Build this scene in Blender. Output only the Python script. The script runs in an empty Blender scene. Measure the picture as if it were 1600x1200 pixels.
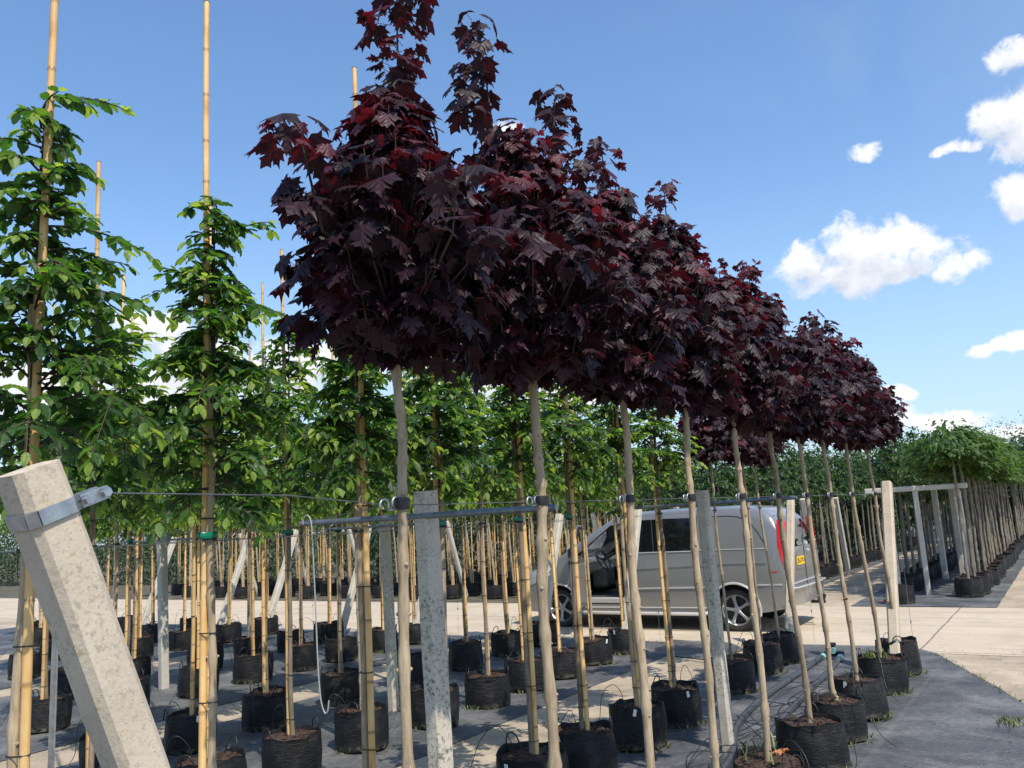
import bpy, bmesh, math, random
import numpy as np
from mathutils import Vector, Matrix
R_ = math.radians
SC = bpy.context.scene
COL = SC.collection

# ------------------------------------------------------------------ camera
# world: rows of trees run along +Y, the concrete road runs along X
F_PX, EYE = 1290.0, 1.88
ROLL, PITCH, YAW = R_(3.205), R_(9.387), R_(33.5)
def _cam_axes():
    fh = Vector((-math.sin(YAW), math.cos(YAW), 0)); rh = Vector((math.cos(YAW), math.sin(YAW), 0))
    fwd = fh * math.cos(PITCH) + Vector((0, 0, math.sin(PITCH)))
    u0 = rh.cross(fwd)
    c, s = math.cos(ROLL), math.sin(ROLL)
    return rh * c - u0 * s, rh * s + u0 * c, fwd
cR, cU, cF = _cam_axes()
cam_d = bpy.data.cameras.new("camera"); cam = bpy.data.objects.new("camera", cam_d); COL.objects.link(cam)
cam_d.sensor_width = 36.0; cam_d.lens = 36.0 * F_PX / 1600.0; cam_d.clip_start = 0.05; cam_d.clip_end = 2000
M = Matrix((cR, cU, -cF)).transposed().to_4x4(); M.translation = Vector((0, 0, EYE))
cam.matrix_world = M
SC.camera = cam

# ------------------------------------------------------------------ light
SUN_EL = R_(57); SUN_AZ = math.atan2(0.90, -0.42)       # azimuth from +Y towards +X
sdir = Vector((math.sin(SUN_AZ) * math.cos(SUN_EL), math.cos(SUN_AZ) * math.cos(SUN_EL), math.sin(SUN_EL)))
sl = bpy.data.lights.new("sun", 'SUN'); sl.energy = 4.9; sl.angle = R_(0.5); sl.color = (1.0, 0.915, 0.79)
so = bpy.data.objects.new("sun", sl); COL.objects.link(so)
so.rotation_euler = (-sdir).to_track_quat('-Z', 'Y').to_euler()
SC.view_settings.view_transform = 'Standard'; SC.view_settings.look = 'None'
SC.view_settings.exposure = 0.14; SC.view_settings.gamma = 1.0
SKY_STRENGTH = 0.15

class NT:
    """small helper for node trees"""
    def __init__(s, nt): s.nt = nt; s.n = nt.nodes; s.l = nt.links
    def add(s, t, **kw):
        n = s.n.new(t)
        for k, v in kw.items(): setattr(n, k, v)
        return n
    def link(s, a, b): s.l.new(a, b)
    def put(s, sock, v):
        if hasattr(v, 'is_output') or isinstance(v, bpy.types.NodeSocket): s.l.new(v, sock)
        else: sock.default_value = v
    def math(s, op, a, b=0.0, c=None, clamp=False):
        n = s.add('ShaderNodeMath', operation=op); n.use_clamp = clamp
        s.put(n.inputs[0], a); s.put(n.inputs[1], b)
        if c is not None: s.put(n.inputs[2], c)
        return n.outputs[0]
    def noise(s, vec, scale, detail=3, rough=0.5, dist=0.0):
        n = s.add('ShaderNodeTexNoise'); s.put(n.inputs['Scale'], scale)
        n.inputs['Detail'].default_value = detail; n.inputs['Roughness'].default_value = rough
        n.inputs['Distortion'].default_value = dist
        if vec is not None: s.l.new(vec, n.inputs['Vector'])
        return n.outputs['Fac']
    def ramp(s, fac, stops, interp='LINEAR'):
        n = s.add('ShaderNodeValToRGB'); n.color_ramp.interpolation = interp
        e = n.color_ramp.elements
        while len(e) > 1: e.remove(e[0])
        e[0].position = stops[0][0]; e[0].color = col4(stops[0][1])
        for p, c in stops[1:]:
            q = e.new(p); q.color = col4(c)
        s.put(n.inputs[0], fac)
        return n.outputs[0]
    def mix(s, fac, a, b, blend='MIX'):
        n = s.add('ShaderNodeMix', data_type='RGBA', blend_type=blend)
        s.put(n.inputs[0], fac)
        s.put(n.inputs[6], col4(a) if isinstance(a, (tuple, list)) else a)
        s.put(n.inputs[7], col4(b) if isinstance(b, (tuple, list)) else b)
        return n.outputs[2]
    def mapr(s, v, a, b, c=0.0, d=1.0, smooth=False):
        n = s.add('ShaderNodeMapRange'); n.interpolation_type = 'SMOOTHSTEP' if smooth else 'LINEAR'
        s.put(n.inputs[0], v)
        for i, x in enumerate((a, b, c, d)): n.inputs[1 + i].default_value = x
        return n.outputs[0]
def col4(c):
    if isinstance(c, (int, float)): return (c, c, c, 1)
    return tuple(c) + (1,) if len(c) == 3 else tuple(c)

# (azimuth deg, elevation deg, half width deg, half height deg) of every puff of cloud
PUFFS = [(-13.4, 15.3, 1.5, 1.1), (-8.0, 14.3, 4.6, 1.2), (-8.6, 15.6, 2.6, 2.3), (-12.3, 15.5, 2.3, 1.5), (-6.2, 15.0, 2.2, 1.9), (-10.2, 16.6, 1.5, 1.6), (-10.3, 14.3, 3.6, 1.5), (-3.9, 13.6, 1.8, 1.0),
         (-8.7, 21.8, 1.15, .75), (0.8, 24.9, 1.5, 1.2), (-.1, 21.9, 1.9, 1.9), (-2.7, 21.0, 1.4, .5), (1.6, 20.5, 2.6, 2.4), (0.2, 17.3, 2.0, 1.7), (2.2, 17.0, 2.6, 2.3),
         (-2.0, 8.6, 2.2, .8), (1.2, 8.3, 2.2, 1.1), (-6.0, 4.6, 3.2, 1.0), (-8.2, 6.4, 1.1, .8), (-9.3, 5.0, 2.0, 1.4), (-2.5, 3.4, 3.6, .9),
         (-33.2, 26.2, 1.3, 1.1), (-57.2, 13.4, 2.6, 1.5), (-54.4, 11.6, 4.2, 2.0), (-50.0, 10.8, 4.0, 2.3), (-45.6, 11.4, 4.0, 1.9), (-58.5, 9.5, 5.0, 2.0),
         (-38.5, 9.8, 3.4, 2.2), (-34.6, 9.6, 3.0, 1.8), (-30.0, 8.0, 3.6, 1.6), (-66, 9, 5, 2.5)]
SC.render.engine = 'CYCLES'
SC.cycles.max_bounces = 6; SC.cycles.diffuse_bounces = 3; SC.cycles.glossy_bounces = 3; SC.cycles.transmission_bounces = 4
def build_world():
    w = bpy.data.worlds.new("World"); SC.world = w; w.use_nodes = True
    N = NT(w.node_tree); N.n.clear()
    out = N.add('ShaderNodeOutputWorld'); bg = N.add('ShaderNodeBackground')
    sky = N.add('ShaderNodeTexSky'); sky.sky_type = 'NISHITA'; sky.sun_disc = False
    sky.sun_elevation = SUN_EL; sky.sun_rotation = SUN_AZ; sky.altitude = 0; sky.air_density = 1.15; sky.dust_density = 0.9; sky.ozone_density = 1.6
    tc = N.add('ShaderNodeTexCoord'); V = tc.outputs['Generated']
    sep = N.add('ShaderNodeSeparateXYZ'); N.link(V, sep.inputs[0])
    x, y, z = sep.outputs
    nz = N.add('ShaderNodeTexNoise'); nz.inputs['Scale'].default_value = 20; nz.inputs['Detail'].default_value = 3; N.link(V, nz.inputs['Vector'])
    ns = N.add('ShaderNodeSeparateColor'); N.link(nz.outputs['Color'], ns.inputs[0])
    az = N.math('MULTIPLY', N.math('ARCTAN2', x, y), 57.2958)
    el = N.math('MULTIPLY', N.math('ARCSINE', z), 57.2958)
    fb = N.noise(V, 26, 10, 0.64, 0.25)
    def density(az, el):
        azw = N.math('ADD', az, N.math('MULTIPLY', N.math('SUBTRACT', ns.outputs[0], .5), 3.0))
        elw = N.math('ADD', el, N.math('MULTIPLY', N.math('SUBTRACT', ns.outputs[1], .5), 2.4))
        tot = None
        for a0, e0, rx, ry in [(a - (.2 if -13 < a < -3 and e > 12 else 0), e, x * 1.08, y * (.9 if e > 9 else .8)) for a, e, x, y in PUFFS]:
            dx = N.math('MULTIPLY', N.math('SUBTRACT', azw, a0), 1 / rx)
            dy = N.math('MULTIPLY', N.math('SUBTRACT', elw, e0), 1 / ry)
            r2 = N.math('ADD', N.math('MULTIPLY', dx, dx), N.math('MULTIPLY', dy, dy))
            b = N.math('SUBTRACT', 1.0, r2)
            tot = b if tot is None else N.math('MAXIMUM', tot, b)
        return tot
    d = density(az, el)
    d_up = density(N.math('ADD', az, 0.5), N.math('ADD', el, 1.1))
    f = N.math('ADD', N.math('MULTIPLY', d, 0.75), N.math('MULTIPLY', N.math('SUBTRACT', fb, .52), 3.2))
    m = N.mapr(f, -0.22, 0.55, 0, 1, True)
    # thick parts seen from below are greyer, edges turned to the sun are white
    shade = N.math('ADD', N.math('MULTIPLY', N.math('MAXIMUM', d_up, -0.3), 0.55), N.math('MULTIPLY', N.math('SUBTRACT', N.noise(V, 46, 5, .6), .5), 1.1))
    cc = N.ramp(N.mapr(shade, -.15, .75), [(0, (1.0, 1.0, 1.0)), (.45, (.93, .94, .97)), (1, (.60, .66, .78))])
    # thin high veil
    veil = N.mapr(N.noise(V, 3.2, 5, .55, .6), .50, .80, 0, .16, True)
    hsv = N.add('ShaderNodeHueSaturation'); hsv.inputs['Saturation'].default_value = 1.06; N.link(sky.outputs[0], hsv.inputs['Color'])
    skyc = N.mix(1.0, hsv.outputs[0], (SKY_STRENGTH * 1.05, SKY_STRENGTH * 1.18, SKY_STRENGTH * 1.30), 'MULTIPLY')
    c1 = N.mix(veil, skyc, (.62, .72, .88))
    hz = N.mapr(el, 0.0, 24.0, .55, 0.0, True)
    c1 = N.mix(hz, c1, (.50, .66, .88))
    low = N.mapr(el, -1.0, 2.0, 0, 1, True)
    c2 = N.mix(N.math('MULTIPLY', N.math('MULTIPLY', m, .97), low), c1, cc)
    N.link(c2, bg.inputs[0]); bg.inputs[1].default_value = 1.0
    N.link(bg.outputs[0], out.inputs[0])
build_world()

# ------------------------------------------------------------------ naming helpers
def tag(o, label=None, cat=None, group=None, kind=None):
    if label: o['label'] = label
    if cat: o['category'] = cat
    if group: o['group'] = group
    if kind: o['kind'] = kind
    return o
def empty(name, loc=(0, 0, 0), rz=0.0):
    o = bpy.data.objects.new(name, None); COL.objects.link(o); o.location = loc; o.rotation_euler = (0, 0, rz)
    o.empty_display_size = .1
    return o
def link_obj(name, me, parent=None, loc=None):
    o = bpy.data.objects.new(name, me); COL.objects.link(o)
    if parent is not None: o.parent = parent
    if loc is not None: o.location = loc
    return o
def copy_tree(o, parent=None):
    c = o.copy(); COL.objects.link(c); c.parent = parent
    for ch in list(KIDS.get(o.name, [])):
        d = copy_tree(ch, c); KIDS.setdefault(c.name, []).append(d)
    return c
KIDS = {}
def kid(o, parent):
    KIDS.setdefault(parent.name, []).append(o); return o

class MB:
    """collects shapes, builds ONE mesh object"""
    def __init__(s): s.v = []; s.f = []; s.m = []
    def add(s, vs, fs, mi=0):
        k = len(s.v); s.v += [tuple(p) for p in vs]; s.f += [tuple(i + k for i in f) for f in fs]; s.m += [mi] * len(fs)
    def box(s, c, d, rot=None, mi=0, bev=0.0):
        cx, cy, cz = c; dx, dy, dz = d[0] / 2, d[1] / 2, d[2] / 2
        if bev > 0:
            b = bev; vs = []
            for z in (-dz, -dz + b, dz - b, dz):
                k = b if abs(abs(z) - dz) < 1e-9 else 0
                X, Y = dx - k, dy - k
                vs += [(X, -Y + b, z), (X, Y - b, z), (X - b, Y, z), (-X + b, Y, z), (-X, Y - b, z), (-X, -Y + b, z), (-X + b, -Y, z), (X - b, -Y, z)]
            fs = []
            for r in range(3):
                for i in range(8): fs.append((r * 8 + i, r * 8 + (i + 1) % 8, (r + 1) * 8 + (i + 1) % 8, (r + 1) * 8 + i))
            fs.append(tuple(range(7, -1, -1))); fs.append(tuple(range(24, 32)))
        else:
            vs = [(x, y, z) for z in (-dz, dz) for y in (-dy, dy) for x in (-dx, dx)]
            fs = [(0, 2, 3, 1), (4, 5, 7, 6), (0, 1, 5, 4), (1, 3, 7, 5), (3, 2, 6, 7), (2, 0, 4, 6)]
        if rot is not None: vs = [tuple(rot @ Vector(p)) for p in vs]
        s.add([(p[0] + cx, p[1] + cy, p[2] + cz) for p in vs], fs, mi)
    def tube(s, path, rad, n=8, mi=0, cap=True, flat=None):
        P = [Vector(p) for p in path]; m = len(P)
        if not hasattr(rad, '__len__'): rad = [rad] * m
        vs = []; prev = None
        for i, p in enumerate(P):
            t = (P[min(i + 1, m - 1)] - P[max(i - 1, 0)])
            if t.length < 1e-9: t = Vector((0, 0, 1))
            t.normalize()
            if prev is None:
                a = Vector((1, 0, 0)) if abs(t.x) < .9 else Vector((0, 1, 0)); X = (a - t * a.dot(t)).normalized()
            else:
                X = (prev - t * prev.dot(t)).normalized()
            prev = X; Y = t.cross(X)
            for k in range(n):
                an = 2 * math.pi * k / n
                vs.append(p + X * (math.cos(an) * rad[i]) + Y * (math.sin(an) * rad[i] * (flat or 1)))
        fs = [(i * n + k, i * n + (k + 1) % n, (i + 1) * n + (k + 1) % n, (i + 1) * n + k) for i in range(m - 1) for k in range(n)]
        if cap: fs += [tuple(range(n - 1, -1, -1)), tuple(range((m - 1) * n, m * n))]
        s.add(vs, fs, mi)
    def prism(s, poly, y0, y1, mi=0):
        """poly in (x,z), extruded along y"""
        n = len(poly)
        vs = [(x, y0, z) for x, z in poly] + [(x, y1, z) for x, z in poly]
        fs = [tuple(range(n)), tuple(range(2 * n - 1, n - 1, -1))] + [(i, n + i, n + (i + 1) % n, (i + 1) % n) for i in range(n)]
        s.add(vs, fs, mi)
    def mesh(s, name, mats, smooth=True, angle=None):
        me = bpy.data.meshes.new(name); me.from_pydata(s.v, [], s.f)
        for m in (mats if isinstance(mats, (list, tuple)) else [mats]): me.materials.append(m)
        if len(set(s.m)) > 1: me.polygons.foreach_set('material_index', s.m)
        me.validate()
        bm = bmesh.new(); bm.from_mesh(me); bmesh.ops.recalc_face_normals(bm, faces=bm.faces); bm.to_mesh(me); bm.free()
        if smooth:
            me.polygons.foreach_set('use_smooth', [True] * len(me.polygons))
            if angle is not None: me.set_sharp_from_angle(angle=R_(angle))
        me.update()
        return me
    def build(s, name, mats, parent=None, loc=None, smooth=True, angle=40):
        o = link_obj(name, s.mesh(name, mats, smooth, angle), parent, loc)
        if parent is not None: kid(o, parent)
        return o

# ------------------------------------------------------------------ materials
def new_mat(name):
    m = bpy.data.materials.new(name); m.use_nodes = True
    N = NT(m.node_tree); b = N.n.get('Principled BSDF')
    return m, N, b
def simple(name, col, rough=.6, metal=0.0, var=.25, scale=12, bump=.0, spec=.5, objrand=.0, stretch=None):
    m, N, b = new_mat(name)
    tc = N.add('ShaderNodeTexCoord'); V = tc.outputs['Object']
    if stretch:
        mp = N.add('ShaderNodeMapping'); mp.inputs['Scale'].default_value = stretch; N.link(V, mp.inputs[0]); V = mp.outputs[0]
    n = N.noise(V, scale, 5, .6)
    lo = tuple(c * (1 - var) for c in col); hi = tuple(min(1, c * (1 + var)) for c in col)
    c = N.ramp(n, [(.3, lo), (.7, hi)])
    if objrand:
        oi = N.add('ShaderNodeObjectInfo')
        k = N.mapr(oi.outputs['Random'], 0, 1, 1 - objrand, 1 + objrand)
        cm = N.add('ShaderNodeVectorMath', operation='SCALE'); N.link(c, cm.inputs[0]); N.link(k, cm.inputs['Scale']); c = cm.outputs[0]
    N.put(b.inputs['Base Color'], c)
    b.inputs['Roughness'].default_value = rough; b.inputs['Metallic'].default_value = metal
    b.inputs['Specular IOR Level'].default_value = spec
    if bump:
        bp = N.add('ShaderNodeBump'); bp.inputs['Strength'].default_value = bump; bp.inputs['Distance'].default_value = .01
        N.link(N.noise(V, scale * 3, 5, .65), bp.inputs['Height']); N.link(bp.outputs[0], b.inputs['Normal'])
    return m
MT = {}
def leaf_mat(name, stops, trans, rough, spec=.5, tw=.35, midrib=(.3, .3, .2), veins=14):
    m, N, b = new_mat(name)
    at = N.add('ShaderNodeAttribute'); at.attribute_name = 'lv'
    uv = N.add('ShaderNodeAttribute'); uv.attribute_name = 'luv'
    c = N.ramp(at.outputs['Fac'], stops)
    sp = N.add('ShaderNodeSeparateXYZ'); N.link(uv.outputs['Vector'], sp.inputs[0])
    ax = N.math('ABSOLUTE', sp.outputs[0])
    mid = N.mapr(ax, 0.012, .035, .55, 0)
    w = N.math('SINE', N.math('MULTIPLY', N.math('SUBTRACT', sp.outputs[1], N.math('MULTIPLY', ax, 1.0)), veins * 6.283))
    vein = N.mapr(w, .6, 1.0, 0, .22)
    fac = N.math('MAXIMUM', mid, vein)
    cl = N.mix(fac, c, midrib)
    geo = N.add('ShaderNodeNewGeometry')
    back = N.mix(.45, cl, (.16, .19, .14) if 'maple' not in name else (.10, .06, .07))
    cl2 = N.mix(geo.outputs['Backfacing'], cl, back)
    N.link(cl2, b.inputs['Base Color'])
    N.put(b.inputs['Roughness'], N.mapr(geo.outputs['Backfacing'], 0, 1, rough, .7))
    b.inputs['Specular IOR Level'].default_value = spec
    bp = N.add('ShaderNodeBump'); bp.inputs['Strength'].default_value = .22; bp.inputs['Distance'].default_value = .003
    N.link(w, bp.inputs['Height']); N.link(bp.outputs[0], b.inputs['Normal'])
    tr = N.add('ShaderNodeBsdfTranslucent'); N.put(tr.inputs[0], N.ramp(at.outputs['Fac'], trans))
    mx = N.add('ShaderNodeMixShader'); mx.inputs[0].default_value = tw
    out = N.n.get('Material Output')
    N.link(b.outputs[0], mx.inputs[1]); N.link(tr.outputs[0], mx.inputs[2]); N.link(mx.outputs[0], out.inputs[0])
    return m
MT['maple_leaf'] = leaf_mat('maple_leaf', [(0, (.011, .007, .011)), (.5, (.030, .013, .021)), (.85, (.085, .018, .030)), (1, (.14, .020, .032))],
                            [(0, (.03, .002, .004)), (.6, (.10, .006, .012)), (1, (.38, .015, .03))], .50, .32, .28, (.085, .028, .038), 4)
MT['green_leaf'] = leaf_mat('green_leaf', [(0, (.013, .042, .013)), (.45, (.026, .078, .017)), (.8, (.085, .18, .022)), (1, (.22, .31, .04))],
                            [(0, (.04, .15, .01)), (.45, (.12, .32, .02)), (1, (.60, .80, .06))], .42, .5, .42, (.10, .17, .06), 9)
MT['far_leaf'] = leaf_mat('far_leaf', [(0, (.012, .035, .012)), (.5, (.024, .062, .018)), (1, (.06, .12, .03))],
                          [(0, (.03, .09, .01)), (1, (.14, .28, .03))], .5, .4, .32, (.06, .10, .05), 5)
MT['lime_leaf'] = leaf_mat('lime_leaf', [(0, (.020, .052, .012)), (.5, (.042, .095, .018)), (1, (.09, .16, .03))],
                           [(0, (.06, .15, .02)), (1, (.20, .34, .04))], .5, .3, .34, (.10, .16, .05), 5)
def bark(name, c0, c1, c2, rough=.75, spots=(.45, .38, .28)):
    m, N, b = new_mat(name)
    tc = N.add('ShaderNodeTexCoord'); V = tc.outputs['Object']
    oi = N.add('ShaderNodeObjectInfo')
    ad = N.add('ShaderNodeVectorMath', operation='ADD'); N.link(V, ad.inputs[0])
    cb = N.add('ShaderNodeCombineXYZ'); N.link(N.math('MULTIPLY', oi.outputs['Random'], 37.0), cb.inputs[0]); N.link(N.math('MULTIPLY', oi.outputs['Random'], 91.0), cb.inputs[2]); N.link(cb.outputs[0], ad.inputs[1])
    mp = N.add('ShaderNodeMapping'); mp.inputs['Scale'].default_value = (1, 1, .12); N.link(ad.outputs[0], mp.inputs[0])
    n1 = N.noise(mp.outputs[0], 90, 5, .65); n2 = N.noise(ad.outputs[0], 6, 4, .6)
    c = N.ramp(N.math('ADD', N.math('MULTIPLY', n1, .55), N.math('MULTIPLY', n2, .45)), [(.32, c0), (.5, c1), (.68, c2)])
    vo = N.add('ShaderNodeTexVoronoi'); vo.inputs['Scale'].default_value = 55; N.link(ad.outputs[0], vo.inputs['Vector'])
    sp = N.mapr(vo.outputs['Distance'], .16, .22, 1, 0)
    sp = N.math('MULTIPLY', sp, N.mapr(N.noise(ad.outputs[0], 14, 2), .52, .6, 0, .8))
    c = N.mix(sp, c, spots)
    k = N.mapr(oi.outputs['Random'], 0, 1, .82, 1.15)
    sc = N.add('ShaderNodeVectorMath', operation='SCALE'); N.link(c, sc.inputs[0]); N.link(k, sc.inputs['Scale'])
    N.link(sc.outputs[0], b.inputs['Base Color']); b.inputs['Roughness'].default_value = rough
    b.inputs['Specular IOR Level'].default_value = .3
    bp = N.add('ShaderNodeBump'); bp.inputs['Strength'].default_value = .5; bp.inputs['Distance'].default_value = .003
    N.link(n1, bp.inputs['Height']); N.link(bp.outputs[0], b.inputs['Normal'])
    return m
MT['maple_bark'] = bark('maple_bark', (.19, .135, .085), (.37, .285, .185), (.50, .405, .27))
MT['horn_bark'] = bark('horn_bark', (.09, .07, .05), (.20, .155, .11), (.30, .25, .18))
MT['far_bark'] = bark('far_bark', (.075, .065, .05), (.17, .15, .115), (.28, .25, .20))
MT['twig'] = simple('twig', (.045, .030, .024), .7)
def cane_mat():
    m, N, b = new_mat('bamboo')
    tc = N.add('ShaderNodeTexCoord'); V = tc.outputs['Object']; oi = N.add('ShaderNodeObjectInfo')
    mp = N.add('ShaderNodeMapping'); mp.inputs['Scale'].default_value = (1, 1, .06); N.link(V, mp.inputs[0])
    n1 = N.noise(mp.outputs[0], 60, 4, .6); n2 = N.noise(V, 3.5, 4, .65)
    c = N.ramp(N.math('ADD', N.math('MULTIPLY', n1, .4), N.math('MULTIPLY', n2, .6)), [(.33, (.45, .24, .08)), (.47, (.76, .46, .17)), (.64, (.86, .61, .29))])
    k = N.mapr(oi.outputs['Random'], 0, 1, .75, 1.12)
    sc = N.add('ShaderNodeVectorMath', operation='SCALE'); N.link(c, sc.inputs[0]); N.link(k, sc.inputs['Scale'])
    at = N.add('ShaderNodeAttribute'); at.attribute_name = 'node'
    c2 = N.mix(N.math('MULTIPLY', at.outputs['Fac'], .75), sc.outputs[0], (.13, .075, .035))
    N.link(c2, b.inputs['Base Color']); b.inputs['Roughness'].default_value = .42
    return m
MT['bamboo'] = cane_mat()
def fabric_mat():
    m, N, b = new_mat('pot_fabric')
    tc = N.add('ShaderNodeTexCoord'); V = tc.outputs['Object']; oi = N.add('ShaderNodeObjectInfo')
    sep = N.add('ShaderNodeSeparateXYZ'); N.link(V, sep.inputs[0])
    cb = N.add('ShaderNodeCombineXYZ'); N.link(N.math('MULTIPLY', oi.outputs['Random'], 50.0), cb.inputs[0])
    ad = N.add('ShaderNodeVectorMath', operation='ADD'); N.link(V, ad.inputs[0]); N.link(cb.outputs[0], ad.inputs[1])
    n = N.noise(ad.outputs[0], 9, 6, .65)
    c = N.ramp(n, [(.35, (.004, .004, .005)), (.55, (.010, .010, .011)), (.72, (.030, .030, .029))])
    dirt = N.math('MULTIPLY', N.mapr(sep.outputs[2], .0, .075, 1, 0, True), N.mapr(N.noise(ad.outputs[0], 22, 5, .7), .45, .62, 0, .85))
    c = N.mix(dirt, c, (.22, .20, .14))
    N.link(c, b.inputs['Base Color']); b.inputs['Roughness'].default_value = .55; b.inputs['Specular IOR Level'].default_value = .35
    mp = N.add('ShaderNodeMapping'); mp.inputs['Scale'].default_value = (1, 1, 3.2); N.link(ad.outputs[0], mp.inputs[0])
    bp = N.add('ShaderNodeBump'); bp.inputs['Strength'].default_value = .9; bp.inputs['Distance'].default_value = .012
    N.link(N.noise(mp.outputs[0], 14, 6, .7, .8), bp.inputs['Height']); N.link(bp.outputs[0], b.inputs['Normal'])
    return m
MT['pot'] = fabric_mat()
MT['soil'] = simple('soil', (.060, .034, .024), .95, var=.75, scale=60, bump=1.0)
MT['strap'] = simple('strap', (.010, .010, .011), .45)
MT['rubber'] = simple('rubber', (.012, .012, .013), .5)
MT['string'] = simple('string', (.05, .035, .03), .7)
MT['green_tape'] = simple('green_tape', (.0, .16, .10), .35)
MT['galv'] = simple('galvanised_steel', (.42, .44, .46), .38, .85, .25, 30)
MT['galv_dark'] = simple('galvanised_pipe', (.22, .25, .28), .42, .75, .3, 22)
MT['wire'] = simple('steel_wire', (.25, .26, .27), .4, .8)
MT['white_pl'] = simple('white_plastic', (.80, .80, .78), .5, var=.05)
MT['black_pl'] = simple('black_plastic', (.018, .018, .020), .38)
MT['hose_grey'] = simple('pvc_hose', (.045, .048, .052), .42)
MT['aqua'] = simple('aqua_coupling', (.22, .45, .42), .4)
MT['cord'] = simple('cord_grey', (.36, .36, .34), .5, var=.1)
MT['grass'] = simple('weed_green', (.12, .15, .04), .6, var=.5, scale=5)
def conc(name, c0, c1, spots=(.12, .11, .09), spotscale=60, spot_thr=.16, patch=.0, bump=.16, lichen=0.0, rough=.9, pit=.7):
    m, N, b = new_mat(name)
    tc = N.add('ShaderNodeTexCoord'); V = tc.outputs['Object']
    n = N.noise(V, 5, 8, .7); n2 = N.noise(V, 120, 3, .6)
    c = N.ramp(N.math('ADD', N.math('MULTIPLY', n, .7), N.math('MULTIPLY', n2, .3)), [(.33, c0), (.66, c1)])
    vo = N.add('ShaderNodeTexVoronoi'); vo.inputs['Scale'].default_value = spotscale; N.link(V, vo.inputs['Vector'])
    sp = N.mapr(vo.outputs['Distance'], spot_thr * .6, spot_thr, pit, 0)
    sp = N.math('MULTIPLY', sp, N.mapr(N.noise(V, 7, 3), .42, .58, 0.15, 1))
    c = N.mix(sp, c, spots)
    if lichen:
        l = N.math('MULTIPLY', N.mapr(N.noise(V, 55, 4, .7), .52, .60, 0, 1), N.mapr(N.noise(V, 4, 3, .6), .40, .56, 0, lichen))
        c = N.mix(l, c, (.055, .055, .045))
        l2 = N.math('MULTIPLY', N.mapr(N.noise(V, 33, 3, .6), .64, .70, 0, 1), .7)
        c = N.mix(l2, c, (.36, .30, .12))
    N.link(c, b.inputs['Base Color']); b.inputs['Roughness'].default_value = rough; b.inputs['Specular IOR Level'].default_value = .25
    bp = N.add('ShaderNodeBump'); bp.inputs['Strength'].default_value = bump; bp.inputs['Distance'].default_value = .006
    N.link(N.math('SUBTRACT', n2, sp), bp.inputs['Height']); N.link(bp.outputs[0], b.inputs['Normal'])
    return m
MT['conc_post'] = conc('concrete_post', (.43, .36, .275), (.57, .49, .38), (.20, .165, .125), 90, .19, lichen=.3, bump=.2, pit=.7)
MT['conc_lichen'] = conc('concrete_lichen', (.46, .41, .33), (.62, .56, .455), (.14, .125, .095), 120, .33, lichen=.7, pit=.75)
MT['conc_pale'] = conc('concrete_pale', (.42, .39, .33), (.60, .56, .49), (.22, .21, .18), 60, .16, lichen=.15)

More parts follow.
